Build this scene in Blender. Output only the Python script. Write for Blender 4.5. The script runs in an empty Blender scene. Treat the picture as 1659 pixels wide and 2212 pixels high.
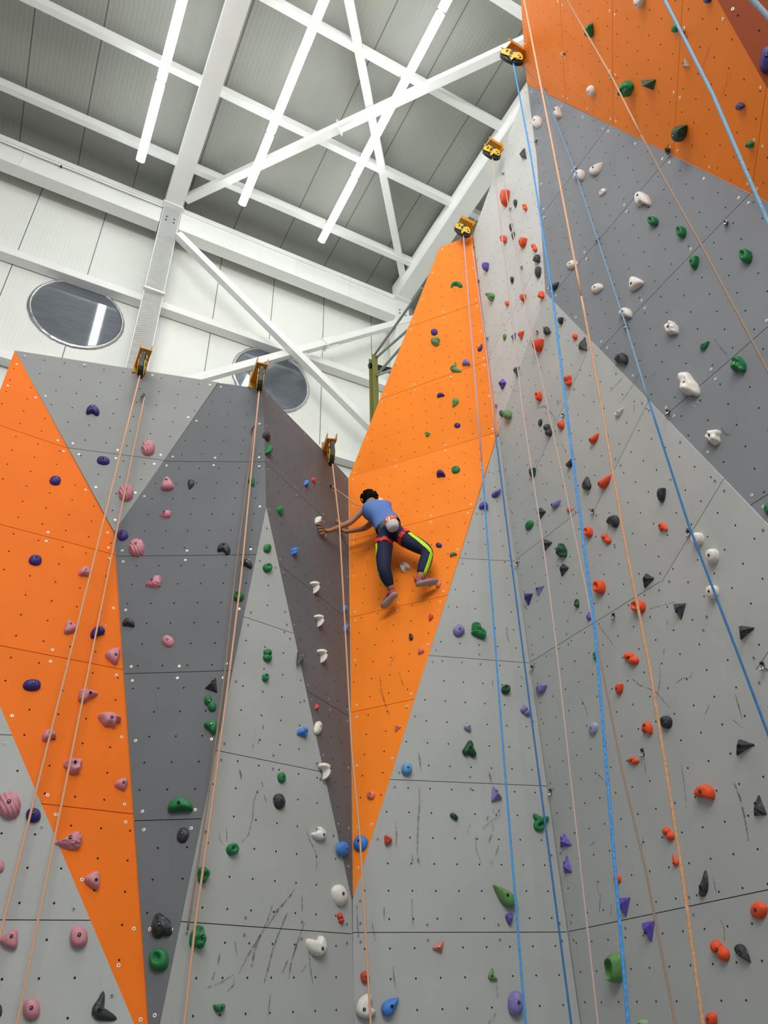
import bpy, bmesh, math, random
from mathutils import Vector as V, Matrix, noise
from mathutils.bvhtree import BVHTree
from mathutils.geometry import tessellate_polygon
random.seed(7)
SC = bpy.context.scene
COL = bpy.context.collection
PI = math.pi
# ------------------------------------------------------------------ camera
FW, FH, F = 1659, 2212, 1575.0
EYE = V((0, 0, 1.6))
CX = V((0.99955, 0.01666, -0.02505)); CY = V((0.03008, -0.55344, 0.83234)); CZ = V((0.0, 0.83272, 0.55369))
CX.normalize(); CZ = (CZ - CX * CZ.dot(CX)).normalized(); CY = CX.cross(CZ) * 1.0
if CY.z < 0: CY = -CY
def ray(px, py):
    return CX * ((px - FW / 2) / F) - CY * ((py - FH / 2) / F) + CZ
cam = bpy.data.cameras.new('camera'); camo = bpy.data.objects.new('camera', cam); COL.objects.link(camo)
cam.sensor_fit = 'VERTICAL'; cam.sensor_height = 36; cam.lens = 36 * F / FH; cam.clip_end = 200; cam.clip_start = .05
Mx = Matrix((CX, CY, -CZ)).transposed().to_4x4(); Mx.translation = EYE
camo.matrix_world = Mx
SC.camera = camo

# ------------------------------------------------------------------ materials
def lin(h):
    h = h.lstrip('#'); o = []
    for i in (0, 2, 4):
        c = int(h[i:i + 2], 16) / 255
        o.append(c / 12.92 if c <= .04045 else ((c + .055) / 1.055) ** 2.4)
    return (*o, 1)
def mat(name, col, rough=.6, metal=0, noise_amt=.06, scale=30, bump=0, bscale=200, col2=None, dust=0, spec=.4, stretch=None):
    m = bpy.data.materials.new(name); m.use_nodes = True
    nt = m.node_tree; N = nt.nodes; L = nt.links
    b = N['Principled BSDF']; b.inputs['Roughness'].default_value = rough; b.inputs['Metallic'].default_value = metal
    b.inputs['Specular IOR Level'].default_value = spec
    tc = N.new('ShaderNodeTexCoord'); src = tc.outputs['Object']
    if stretch:
        mp = N.new('ShaderNodeMapping'); mp.inputs['Scale'].default_value = stretch; L.new(src, mp.inputs['Vector']); vec = mp.outputs['Vector']
    else: vec = src
    nz = N.new('ShaderNodeTexNoise'); nz.inputs['Scale'].default_value = scale; nz.inputs['Detail'].default_value = 6; L.new(vec, nz.inputs['Vector'])
    rp = N.new('ShaderNodeMapRange'); rp.inputs['From Min'].default_value = .3; rp.inputs['From Max'].default_value = .7
    L.new(nz.outputs['Fac'], rp.inputs['Value'])
    mx = N.new('ShaderNodeMix'); mx.data_type = 'RGBA'
    c = lin(col) if isinstance(col, str) else col
    mx.inputs['A'].default_value = tuple(x * (1 - noise_amt) for x in c[:3]) + (1,)
    mx.inputs['B'].default_value = lin(col2) if col2 else tuple(min(1, x * (1 + noise_amt)) for x in c[:3]) + (1,)
    L.new(rp.outputs['Result'], mx.inputs['Factor'])
    out = mx.outputs['Result']
    if dust:
        n2 = N.new('ShaderNodeTexNoise'); n2.inputs['Scale'].default_value = 22; n2.inputs['Detail'].default_value = 5; L.new(src, n2.inputs['Vector'])
        r2 = N.new('ShaderNodeMapRange'); r2.inputs['From Min'].default_value = .5; r2.inputs['From Max'].default_value = .85; r2.inputs['To Max'].default_value = dust
        L.new(n2.outputs['Fac'], r2.inputs['Value'])
        m2 = N.new('ShaderNodeMix'); m2.data_type = 'RGBA'; m2.inputs['B'].default_value = (.62, .62, .64, 1)
        L.new(r2.outputs['Result'], m2.inputs['Factor']); L.new(out, m2.inputs['A']); out = m2.outputs['Result']
    L.new(out, b.inputs['Base Color'])
    if bump:
        n3 = N.new('ShaderNodeTexNoise'); n3.inputs['Scale'].default_value = bscale; n3.inputs['Detail'].default_value = 3; L.new(src, n3.inputs['Vector'])
        bp = N.new('ShaderNodeBump'); bp.inputs['Strength'].default_value = bump; bp.inputs['Distance'].default_value = .004
        L.new(n3.outputs['Fac'], bp.inputs['Height']); L.new(bp.outputs['Normal'], b.inputs['Normal'])
    return m
def wallmat(name, col, blot=.07):
    m = mat(name, col, rough=.62, noise_amt=.035, scale=160, bump=.12, bscale=260, spec=.18)
    nt = m.node_tree; N = nt.nodes; L = nt.links
    b = N['Principled BSDF']; prev = b.inputs['Base Color'].links[0].from_socket
    tc = [n for n in N if n.type == 'TEX_COORD'][0]
    nz = N.new('ShaderNodeTexNoise'); nz.inputs['Scale'].default_value = 1.6; nz.inputs['Detail'].default_value = 5
    L.new(tc.outputs['Object'], nz.inputs['Vector'])
    mr = N.new('ShaderNodeMapRange'); mr.inputs['From Min'].default_value = .3; mr.inputs['From Max'].default_value = .7
    mr.inputs['To Min'].default_value = 1 - blot; mr.inputs['To Max'].default_value = 1 + blot
    L.new(nz.outputs['Fac'], mr.inputs['Value'])
    # faint vertical streaks of rubber
    mp = N.new('ShaderNodeMapping'); mp.inputs['Scale'].default_value = (9, 9, 1.1); L.new(tc.outputs['Object'], mp.inputs['Vector'])
    n2 = N.new('ShaderNodeTexNoise'); n2.inputs['Scale'].default_value = 2.2; n2.inputs['Detail'].default_value = 8; n2.inputs['Roughness'].default_value = .7
    L.new(mp.outputs['Vector'], n2.inputs['Vector'])
    r2 = N.new('ShaderNodeMapRange'); r2.inputs['From Min'].default_value = .62; r2.inputs['From Max'].default_value = .8; r2.inputs['To Min'].default_value = 1; r2.inputs['To Max'].default_value = .84
    L.new(n2.outputs['Fac'], r2.inputs['Value'])
    mu = N.new('ShaderNodeMath'); mu.operation = 'MULTIPLY'; L.new(mr.outputs['Result'], mu.inputs[0]); L.new(r2.outputs['Result'], mu.inputs[1])
    vm = N.new('ShaderNodeVectorMath'); vm.operation = 'SCALE'; L.new(prev, vm.inputs[0]); L.new(mu.outputs[0], vm.inputs['Scale'])
    L.new(vm.outputs['Vector'], b.inputs['Base Color'])
    return m
def emis(name, col, s):
    m = bpy.data.materials.new(name); m.use_nodes = True
    b = m.node_tree.nodes['Principled BSDF']; b.inputs['Base Color'].default_value = lin(col)
    b.inputs['Emission Color'].default_value = lin(col); b.inputs['Emission Strength'].default_value = s
    return m
def scuffmat():
    m = bpy.data.materials.new('rubber_scuff'); m.use_nodes = True
    nt = m.node_tree; N = nt.nodes; L = nt.links
    b = N['Principled BSDF']; b.inputs['Base Color'].default_value = (.045, .045, .05, 1); b.inputs['Roughness'].default_value = .8
    tc = N.new('ShaderNodeTexCoord'); nz = N.new('ShaderNodeTexNoise'); nz.inputs['Scale'].default_value = 38; nz.inputs['Detail'].default_value = 6
    L.new(tc.outputs['Object'], nz.inputs['Vector'])
    mr = N.new('ShaderNodeMapRange'); mr.inputs['From Min'].default_value = .33; mr.inputs['From Max'].default_value = .72; mr.inputs['To Max'].default_value = .68
    L.new(nz.outputs['Fac'], mr.inputs['Value']); L.new(mr.outputs['Result'], b.inputs['Alpha'])
    return m
def chalkmat():
    m = bpy.data.materials.new('chalk_dust'); m.use_nodes = True
    nt = m.node_tree; N = nt.nodes; L = nt.links
    b = N['Principled BSDF']; b.inputs['Base Color'].default_value = (.75, .75, .77, 1); b.inputs['Roughness'].default_value = .9
    tc = N.new('ShaderNodeTexCoord'); nz = N.new('ShaderNodeTexNoise'); nz.inputs['Scale'].default_value = 55; nz.inputs['Detail'].default_value = 4
    L.new(tc.outputs['Object'], nz.inputs['Vector'])
    mr = N.new('ShaderNodeMapRange'); mr.inputs['From Min'].default_value = .56; mr.inputs['From Max'].default_value = .75; mr.inputs['To Max'].default_value = .6
    L.new(nz.outputs['Fac'], mr.inputs['Value']); L.new(mr.outputs['Result'], b.inputs['Alpha'])
    return m
M = {}
M['orange'] = wallmat('orange_panel', '#e26e17', .05)
M['bright'] = wallmat('orange_panel_lit', '#f28222', .05)  # same orange panel, with the stronger light on these faces put into the colour
M['light_dim'] = wallmat('light_grey_panel_dim', '#8f918f', .05)  # light grey panel again, base colour lowered to tone down the light there
M['shade'] = wallmat('orange_panel_shaded', '#8a3a12', .05)  # orange panel with the overhang's shade painted into its colour
M['light'] = wallmat('light_grey_panel', '#a9aba8', .05)
M['pale'] = wallmat('light_grey_panel_lit', '#c8c9c5', .04)  # light grey again, lightened so the colour carries the tall face's strong light
M['mid'] = wallmat('light_grey_panel_half_lit', '#b8bab6', .05)  # light grey with part of the slanting band's extra light in the base colour
M['dark'] = wallmat('dark_grey_panel', '#66696c', .07)
M['slate'] = wallmat('slate_grey_panel', '#7f8286', .06)
M['hole'] = mat('dark_socket', '#120f0e', .9, noise_amt=.02)
M['back'] = mat('dark_backing', '#1a1816', .9)
M['scuff'] = scuffmat(); M['chalk'] = chalkmat()
M['screw'] = mat('pale_zinc', '#e6e2d6', .35, .25, noise_amt=.04)
M['screw_steel'] = mat('dull_zinc', '#a5a6a4', .35, .5, noise_amt=.04)
M['steel'] = mat('polished_steel', '#b9bbbd', .25, 1, noise_amt=.05)
M['gunmetal'] = mat('dark_steel', '#3a3a3c', .35, .8, noise_amt=.05)
M['white_steel'] = mat('white_painted_steel', '#f3f4ef', .45, noise_amt=.02, scale=3)
M['white_panel'] = mat('white_sandwich_panel', '#eceee6', .5, noise_amt=.02, scale=1.5)
M['roof_panel'] = mat('grey_roof_panel', '#a1a399', .55, noise_amt=.03, scale=1.2)
M['seam'] = mat('panel_joint', '#5c5e58', .8, noise_amt=.02)
M['bracket'] = mat('yellow_bracket_paint', '#c98a1c', .4, noise_amt=.04, scale=40)
M['yellow'] = mat('yellow_pulley_paint', '#d8b414', .4, noise_amt=.04, scale=40)
M['blackp'] = mat('black_plastic', '#17181a', .45, noise_amt=.05)
M['led'] = emis('led_diffuser', '#f7fbff', 14)
M['cable'] = mat('grey_cable', '#7d7f80', .6)
M['foil'] = mat('crumpled_foil', '#c9ccce', .3, .9, bump=.8, bscale=26, noise_amt=.1)
M['glass'] = mat('dark_window_film', '#858b94', .05, .5, noise_amt=.12, scale=2.5, spec=.8, stretch=(1, 1, 5), bump=.03, bscale=5)
M['olive'] = mat('olive_painted_steel', '#77763a', .5, noise_amt=.05)
M['tube'] = mat('grey_green_tube', '#8d958b', .4, .3)
M['floor'] = mat('grey_gym_mat', '#84878a', .75, noise_amt=.05, scale=2)
HC = {}
for k, (c, d) in {'pink': ('#c4818c', .10), 'purple': ('#33266e', .12), 'lavender': ('#7f73ad', .45), 'violet': ('#5b45a2', .18), 'green': ('#1c7440', .08),
          'olive green': ('#5d8a4c', .12), 'dark green': ('#17492c', .10), 'black': ('#303235', .22), 'orange': ('#dd4f26', .04), 'red': ('#c5402a', .10),
          'white': ('#dcd6cd', 0), 'blue': ('#3f7cc8', .08), 'light blue': ('#5d9ccf', .06), 'salmon': ('#d5745a', .18), 'tan': ('#bda784', .05), 'pale violet': ('#9a98b4', .5), 'pale green': ('#8cae7c', .2)}.items():
    HC[k] = mat('hold_' + k.replace(' ', '_'), c, .55, noise_amt=.08, scale=40, bump=.18, bscale=320, dust=d, spec=.35)

# ------------------------------------------------------------------ object helpers
def mesh_obj(name, verts, faces, mats, parent=None, mi=None, smooth=False, loc=None):
    me = bpy.data.meshes.new(name)
    if loc is not None: verts = [V(v) - loc for v in verts]
    me.from_pydata([tuple(v) for v in verts], [], faces)
    for m in (mats if isinstance(mats, (list, tuple)) else [mats]): me.materials.append(m)
    if mi: me.polygons.foreach_set('material_index', mi)
    if smooth: me.polygons.foreach_set('use_smooth', [True] * len(me.polygons))
    me.validate(); me.update()
    o = bpy.data.objects.new(name, me); COL.objects.link(o)
    if loc is not None: o.location = loc
    if parent is not None:
        o.parent = parent
        if loc is not None: o.location = V(loc) - parent.location if parent.rotation_euler[:] == (0, 0, 0) else loc
    return o
def empty(name, loc):
    o = bpy.data.objects.new(name, None); COL.objects.link(o); o.location = loc; o.empty_display_size = .05
    return o
def tag(o, label=None, cat=None, group=None, kind=None):
    if label: o['label'] = label
    if cat: o['category'] = cat
    if group: o['group'] = group
    if kind: o['kind'] = kind
    return o
def child(name, verts, faces, mats, root, mi=None, smooth=False, pivot=None):
    """part: vertices in world space, stored relative to its own pivot"""
    vs = [V(v) for v in verts]
    if pivot is None:
        pivot = V((0, 0, 0))
        for v in vs: pivot += v
        pivot /= len(vs)
    o = mesh_obj(name, [v - pivot for v in vs], faces, mats, None, mi, smooth)
    o.parent = root
    rp = V((0, 0, 0)); r = root
    while r is not None: rp += r.location; r = r.parent
    o.location = pivot - rp
    return o
def box_geo(c, ax, ay, az):
    """centre + three half-extent vectors"""
    vs = [c + ax * i + ay * j + az * k for i in (-1, 1) for j in (-1, 1) for k in (-1, 1)]
    return vs, [(0, 1, 3, 2), (4, 6, 7, 5), (0, 4, 5, 1), (2, 3, 7, 6), (0, 2, 6, 4), (1, 5, 7, 3)]
def join_geo(*gs):
    vs, fs = [], []
    for g in gs:
        n = len(vs); vs += list(g[0]); fs += [tuple(i + n for i in f) for f in g[1]]
    return vs, fs
def tube_geo(pts, rad, n=8, cap=True, flat=None):
    """tube along points; rad number or list; flat=(dir, factor) squashes"""
    pts = [V(p) for p in pts]
    if not isinstance(rad, (list, tuple)): rad = [rad] * len(pts)
    vs, fs = [], []; up = None
    for i, p in enumerate(pts):
        t = (pts[min(i + 1, len(pts) - 1)] - pts[max(i - 1, 0)]).normalized()
        if up is None:
            up = t.orthogonal().normalized()
        up = (up - t * up.dot(t)).normalized(); sd = t.cross(up)
        for k in range(n):
            a = 2 * PI * k / n; d = (up * math.cos(a) + sd * math.sin(a)) * rad[i]
            if flat: d = d - flat[0] * d.dot(flat[0]) * (1 - flat[1])
            vs.append(p + d)
        if i:
            b = (i - 1) * n
            for k in range(n): fs.append((b + k, b + (k + 1) % n, b + n + (k + 1) % n, b + n + k))
    if cap:
        fs.append(tuple(range(n))[::-1]); fs.append(tuple(range(len(vs) - n, len(vs))))
    return vs, fs
def ring_geo(c, ax, ay, r, rt, n=20, m=6, flatn=None):
    """torus: in-plane axes ax, ay (scaled radii), tube radius rt"""
    vs, fs = [], []; nz = ax.cross(ay).normalized()
    for i in range(n):
        a = 2 * PI * i / n; d = (ax * math.cos(a) + ay * math.sin(a)); p = c + d * r; dn = d.normalized()
        for k in range(m):
            b = 2 * PI * k / m; vs.append(p + dn * (math.cos(b) * rt) + nz * (math.sin(b) * (flatn or rt)))
    for i in range(n):
        for k in range(m):
            fs.append((i * m + k, ((i + 1) % n) * m + k, ((i + 1) % n) * m + (k + 1) % m, i * m + (k + 1) % m))
    return vs, fs
def disc_geo(c, ax, ay, r, n=10):
    return [c + ax * (r * math.cos(2 * PI * k / n)) + ay * (r * math.sin(2 * PI * k / n)) for k in range(n)], [tuple(range(n))]
def cyl_geo(c, ax, ay, h, r, n=12):
    nz = ax.cross(ay).normalized()
    return tube_geo([c, c + nz * h], r, n)

# ------------------------------------------------------------------ climbing wall planes  (n . (X-EYE) = 1)
PN = {k: V(v) for k, v in {
'A':(-0.06379,0.16964,-0.01390),'B':(-0.11179,0.15470,-0.04595),'C':(-0.04393,0.15775,-0.00394),'D':(-0.00711,0.18475,-0.02061),
'E':(-0.15142,0.14616,-0.00531),'F':(-0.04165,0.15180,0.00065),'G':(-0.30450,0.14220,-0.04373),'H':(0.07418,0.16148,-0.03963),
'H2':(0.05916,0.12824,0.00405),'I':(0.21006,0.10026,0.00050),'J':(0.23952,0.07703,0.02121),'J2':(0.29132,0.08399,0.00040),
'K':(0.20804,0.10482,0.00724),'L':(0.29172,-0.07439,0.07837)}.items()}
def hit(q, px, py, off=0):
    """point of face q seen at px,py; off metres in front of the face"""
    n = PN[q]; L = n.length; r = ray(px, py)
    return EYE + r * ((1 - off * L) / n.dot(r))
def nrm(q): return -PN[q].normalized()
VT = {'bt':(32,757,'BC'),'cj':(247,1150,'BCD'),'cd':(471,827,'CD'),'rt':(569,840,'DG'),'ea':(575,1095,'DEG'),'ap':(327,2300,'ABDE'),
'ba':(0,1519,'AB'),'c1':(753,1033,'G H H2'),'tp':(762,1943,'EFGH'),'fl':(765,2300,'EF'),'hf':(1075,932,'H H2 F I J J2'),'c2a':(1144,1431,'FI'),'c2b':(1253,2212,'FI'),
'ij':(1800,1601,'IJ'),'jk':(1178,632,'J J2 K'),'jx':(1800,1281,'JK'),'kt':(1138,181,'J2 K L'),'h2t':(1020,508,'H2 J2'),'kx':(1800,506,'KL'),'km':(1158,340,'K J2'),
'gb1':(614,887,'G'),'gb2':(696,970,'G'),'bl':(-60,1004,'B'),'al':(-60,1383,'AB'),'h2a':(916,615,'H2'),'h2b':(950,535,'H2'),
'lt':(1116,-120,'L'),'lm0':(1482,-120,'L'),'lm1':(1657,190,'L'),'lr':(1800,250,'L')}
P3 = {}
for k, (x, y, pl) in VT.items():
    pl = pl.split() if ' ' in pl or pl in PN else list(pl)
    r = ray(x, y); P3[k] = EYE + r * (sum(1 / PN[q].dot(r) for q in pl) / len(pl))
def tofloor(a, b):
    d = b - a; return a + d * (a.z / -d.z)
def dropface(q, p):
    n = PN[q].normalized(); d = V((0, 0, -1)); d = (d - n * d.dot(n)).normalized(); return p + d * (p.z / -d.z)
P3['tp0'] = tofloor(P3['tp'], P3['fl']); P3['c20'] = tofloor(P3['c2a'], P3['c2b'])
dae = PN['A'].cross(PN['E']).normalized(); dae = dae if dae.z < 0 else -dae
P3['ap0'] = P3['ap'] + dae * (P3['ap'].z / -dae.z)
P3['al0'] = dropface('A', P3['al']); P3['i0'] = dropface('I', P3['ij'])
# steep shaded overhang beyond the orange one: hinge on their common edge
e_ = (P3['lm1'] - P3['lm0']).normalized(); n_ = nrm('L')
nm = Matrix.Rotation(math.radians(62), 3, e_) @ n_
if nm.z > n_.z: nm = Matrix.Rotation(math.radians(-62), 3, e_) @ n_

PN['M'] = -nm / (-nm).dot(P3['lm0'] - EYE)
for k, (x, y) in {'mr0': (1830, -120), 'mr1': (1830, 230)}.items(): P3[k] = hit('M', x, y)
# ------------------------------------------------------------------ faces of the climbing wall
def frame(q):
    n = nrm(q); ex = V((0, 0, 1)).cross(n).normalized(); ey = n.cross(ex).normalized(); return n, ex, ey
def clip(poly, a, nrm2, off):
    """keep side where (p-a).nrm2 > off"""
    out = []
    for i in range(len(poly)):
        p, r = poly[i], poly[(i + 1) % len(poly)]
        dp = (p - a).dot(nrm2) - off; dr = (r - a).dot(nrm2) - off
        if dp >= 0: out.append(p)
        if (dp >= 0) != (dr >= 0): out.append(p + (r - p) * (dp / (dp - dr)))
    return out
def area2(p): return sum(p[i].x * p[(i + 1) % len(p)].y - p[(i + 1) % len(p)].x * p[i].y for i in range(len(p))) / 2
def inside(pt, poly, margin=0):
    c = False; n = len(poly); md = 9
    for i in range(n):
        a, b = poly[i], poly[(i + 1) % n]
        if (a.y > pt.y) != (b.y > pt.y) and pt.x < (b.x - a.x) * (pt.y - a.y) / (b.y - a.y) + a.x: c = not c
        ab = b - a; t = max(0, min(1, (pt - a).dot(ab) / max(ab.length_squared, 1e-9))); md = min(md, (pt - a - ab * t).length)
    return c and md > margin
FACES = {}
_scr = bpy.data.meshes.new('screw')
def screw_mesh(name, rim):
    r1, r2, n = .0125, .0045, 10
    vs = [V((r1 * math.cos(2 * PI * k / n), r1 * math.sin(2 * PI * k / n), 0)) for k in range(n)]
    vs += [V((r1 * .9 * math.cos(2 * PI * k / n), r1 * .9 * math.sin(2 * PI * k / n), .003)) for k in range(n)]
    vs += [V((r2 * math.cos(2 * PI * k / n), r2 * math.sin(2 * PI * k / n), .0032)) for k in range(n)]
    fs = [(k, (k + 1) % n, n + (k + 1) % n, n + k) for k in range(n)] + [(n + k, n + (k + 1) % n, 2 * n + (k + 1) % n, 2 * n + k) for k in range(n)] + [tuple(range(2 * n, 3 * n))]
    me = bpy.data.meshes.new(name); me.from_pydata(vs, [], fs); me.materials.append(rim); me.materials.append(M['hole'])
    me.polygons[len(fs) - 1].material_index = 1; return me
SCREW = {'w': screw_mesh('screw', M['screw']), 's': screw_mesh('screw_steel', M['screw_steel'])}
def face(q, keys, material, seams, hole0, label, screws='w', e1=None, name='climbing_wall_face', spacing=.2):
    n, ex, ey = frame(q); o = P3[keys[0]]
    to2 = lambda p: V(((p - o).dot(ex), (p - o).dot(ey)))
    to3 = lambda p, h=0: o + ex * p.x + ey * p.y + n * h
    poly = [to2(P3[k]) for k in keys]
    if area2(poly) < 0: poly.reverse()
    root = empty(name, o); tag(root, label, 'climbing wall', 'climbing wall faces')
    # backing board closes the joints from behind
    bk = [to3(p, -.021) for p in poly] + [to3(p, -.04) for p in poly]; k = len(poly)
    tri = tessellate_polygon([[V((p.x, p.y, 0)) for p in poly]])
    fs = [tuple(t) for t in tri] + [tuple(i + k for i in t)[::-1] for t in tri] + [(i, i + k, (i + 1) % k + k, (i + 1) % k) for i in range(k)]
    child('backing', bk, fs, M['back'], root)
    parts = [poly]
    for (a, b) in seams:
        a2, b2 = to2(hit(q, *a)), to2(hit(q, *b)); d = (b2 - a2).normalized(); nn = V((-d.y, d.x)); new = []
        for p in parts:
            s = [(v - a2).dot(nn) for v in p]
            if min(s) < -.02 and max(s) > .02:
                for c_ in (clip(p, a2, nn, .0028), clip(p, a2, -nn, .0028)):
                    if len(c_) > 2 and abs(area2(c_)) > .002: new.append(c_)
            else: new.append(p)
        parts = new
    # socket lattice
    h0 = to2(hit(q, *hole0))
    u = V((1, 0)) if e1 is None else (to2(hit(q, *e1[1])) - to2(hit(q, *e1[0]))).normalized()
    w = V((-u.y, u.x)); sock = []
    for i in range(-60, 61):
        for j in range(-70, 71):
            p = h0 + u * (i * spacing) + w * (j * spacing)
            if inside(p, poly, .03): sock.append(p)
    for p in parts:
        kk = len(p); vs = [to3(v) for v in p] + [to3(v, -.018) for v in p]
        tri = tessellate_polygon([[V((v.x, v.y, 0)) for v in p]]); fs = []
        for t in tri:
            a, b, c = (p[i] for i in t); t = tuple(t)
            if (b - a).x * (c - a).y - (b - a).y * (c - a).x < 0: t = t[::-1]
            fs.append(t); fs.append(tuple(i + kk for i in t)[::-1])
        fs += [(i, i + kk, (i + 1) % kk + kk, (i + 1) % kk) for i in range(kk)]
        mi = [0] * len(fs)
        for s in sock:
            if inside(s, p, .012):
                r = .0072; b0 = len(vs)
                vs += [to3(s + V((r * math.cos(2 * PI * t / 8), r * math.sin(2 * PI * t / 8))), .0012) for t in range(8)]
                fs.append(tuple(range(b0, b0 + 8))); mi.append(1)
        ext = len(vs)
        pan = child('panel', vs, fs, [material, M['hole']], root, mi, pivot=to3(p[0]))
        FACES.setdefault(q, []).append((p, pan, to2, to3))
        # screws near corners and along long edges
        pts = []
        for i in range(kk):
            a, b, c = p[i - 1], p[i], p[(i + 1) % kk]
            d1 = (a - b); d2 = (c - b)
            if d1.length < .12 or d2.length < .12: continue
            d1.normalize(); d2.normalize(); ang = d1.angle(d2)
            if ang < .3 or ang > 3.0: continue
            pts.append(b + (d1 + d2).normalized() * (.06 / max(math.sin(ang / 2), .25)))
        for i in range(kk):
            a, b = p[i], p[(i + 1) % kk]; L_ = (b - a).length
            m = int(L_ / .75)
            d = (b - a).normalized(); nn = V((-d.y, d.x))
            for t in range(1, m + 1):
                pts.append(a + d * (L_ * t / (m + 1)) + nn * .05)
        for s in pts:
            if not inside(s, p, .025): continue
            so = bpy.data.objects.new('screw', SCREW[screws]); COL.objects.link(so); so.parent = pan
            so.location = to3(s) - to3(p[0])
            so.rotation_mode = 'QUATERNION'; so.rotation_quaternion = n.to_track_quat('Z', 'Y')
    return root
c4 = lambda ox, oy, x, y, s=3.95: (ox + x / s, oy + y / s)
FL = {}
FL['A'] = face('A', ['al', 'ap', 'ap0', 'al0'], M['light'], [((0,1587),(30,1588)), ((0,1987),(197,1988))], c4(0,1652,166,1179), 'light grey climbing wall face filling the lower left corner below the orange band', 's')
FL['B'] = face('B', ['bt', 'cj', 'ap', 'al', 'bl'], M['orange'], [((0,918),(145,967)), ((0,1131.6),(248,1197.5)), ((0,1393.7),(267,1446)), ((95,1736),(290,1758))], c4(0,1200,138,681), 'orange climbing wall face at the far left narrowing to a point at the bottom')
FL['C'] = face('C', ['bt', 'cd', 'cj'], M['light_dim'], [((147,968),(356,995))], c4(0,700,440,691), 'light grey downward pointing triangular wall face at the top left')
FL['D'] = face('D', ['cd', 'rt', 'ea', 'ap', 'cj'], M['dark'], [((380,997),(570,998.5)), ((249,1202),(552,1199)), ((270,1456),(501.5,1449)), ((291,1773.5),(435,1769))], c4(0,1200,1089,413), 'broad dark grey wall face between the left orange band and the grey spire')
FL['E'] = face('E', ['ea', 'tp', 'tp0', 'ap0', 'ap'], M['light'], [((527,1332),(632,1367)), ((474,1622),(696,1667)), ((390.6,1990.5),(759,2017))], c4(380,1652,440,1230), 'light grey spire shaped wall face widening down to black rubber scuffs', 's')
FL['G'] = face('G', ['rt', 'gb1', 'gb2', 'c1', 'tp', 'ea'], M['dark'], [((573.7,998),(752,1168)), ((601.5,1217),(753.4,1338.6)), ((658.5,1489),(754,1547))], c4(380,1250,1039,200), 'dark grey side face left of the inner corner with steeply slanting joints', 's')
FL['H'] = face('H', ['c1', 'hf', 'tp'], M['bright'], [((753,1168),(1022,1096)), ((755,1333),(975,1283)), ((758,1538),(893,1510))], c4(740,1150,232,1398), 'orange downward pointing wall face that the climber is on')
FL['H2'] = face('H2', ['c1', 'h2b', 'h2t', 'hf'], M['bright'], [((823,863),(1054,779)), ((882,707),(1034,654))], c4(740,640,595,1022), 'bright orange tapering wall face rising above the climber')
FL['F'] = face('F', ['tp', 'hf', 'c20', 'tp0'], M['light'], [((990,1204.5),(1113,1211)), ((930,1415),(1144,1431)), ((845,1683),(1180,1697)), ((760,2014),(1226,2013))], c4(740,1652,401,1315), 'central light grey wall face below the slanting orange edge', 's')
FL['I'] = face('I', ['hf', 'ij', 'i0', 'c20'], M['light'], [((1113,1210),(1255,1101)), ((1144.7,1431),(1427,1256)), ((1226.6,2012.7),(1659,1922))], c4(1100,1652,649,2026), 'large light grey lower right wall face crossed by the thick ropes', 's')
FL['J'] = face('J', ['hf', 'jk', 'jx', 'ij'], M['mid'], [((1162,1003),(1268,762)), ((1283,1103),(1401,866)), ((1430,1257),(1563,1035)), ((1640,1437),(1740,1290))], c4(1239,560,392,1574), 'light grey wall band slanting down to the right below the slate face', 's', e1=((1282,1120),(1659,1470)))
FL['J2'] = face('J2', ['hf', 'h2t', 'kt', 'km', 'jk'], M['pale'], [((1055,774),(1162,565))], c4(1020,380,1010,922,8.195), 'tall pale grey wall face rising to a point beside the second rafter', 's')
FL['K'] = face('K', ['jk', 'km', 'kt', 'kx', 'jx'], M['slate'], [((1316,268),(1173,461)), ((1444.5,338.5),(1200,627)), ((1482,560),(1297,752)), ((1659,704),(1436,898)), ((1659,1066),(1619,1092))], c4(1239,560,740,317), 'slate grey upper right wall face with white holds and diagonal joints')
FL['L'] = face('L', ['kt', 'lt', 'lm0', 'lm1', 'lr', 'kx'], M['bright'], [((1210,10),(1221.6,221)), ((1322,0),(1324,260)), ((1474,0),(1454,338.5)), ((1654,195),(1622,423))], c4(1119,0,656,226,3.072), 'orange overhanging wall face in the upper right', e1=((1474,0),(1454,338.5)))
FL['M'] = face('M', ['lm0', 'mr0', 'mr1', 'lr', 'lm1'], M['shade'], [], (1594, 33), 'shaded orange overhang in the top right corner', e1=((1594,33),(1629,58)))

def surf_patch(q, pts, widths, m, off=.0016):
    """thin painted ribbon on a face, joined into the panel it lies on"""
    n = nrm(q); P = [hit(q, *p) for p in pts]
    vs = []; fs = []
    for i, p in enumerate(P):
        t = (P[min(i + 1, len(P) - 1)] - P[max(i - 1, 0)]).normalized(); s = n.cross(t).normalized()
        w = widths if not isinstance(widths, (list, tuple)) else widths[i]
        vs += [p + s * w + n * off, p - s * w + n * off]
        if i: fs.append((2 * i - 2, 2 * i - 1, 2 * i + 1, 2 * i))
    add_to_panel(q, P[len(P) // 2], vs, fs, m)
def add_to_panel(q, at, vs, fs, m):
    for p, pan, to2, to3 in FACES[q]:
        if inside(to2(at), p):
            me = pan.data; bm = bmesh.new(); bm.from_mesh(me)
            if m.name not in [x.name for x in me.materials]: me.materials.append(m)
            k = [x.name for x in me.materials].index(m.name)
            bv = [bm.verts.new(v - to3(p[0])) for v in vs]
            for f in fs:
                bf = bm.faces.new([bv[i] for i in f]); bf.material_index = k
            bm.to_mesh(me); bm.free(); return
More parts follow.
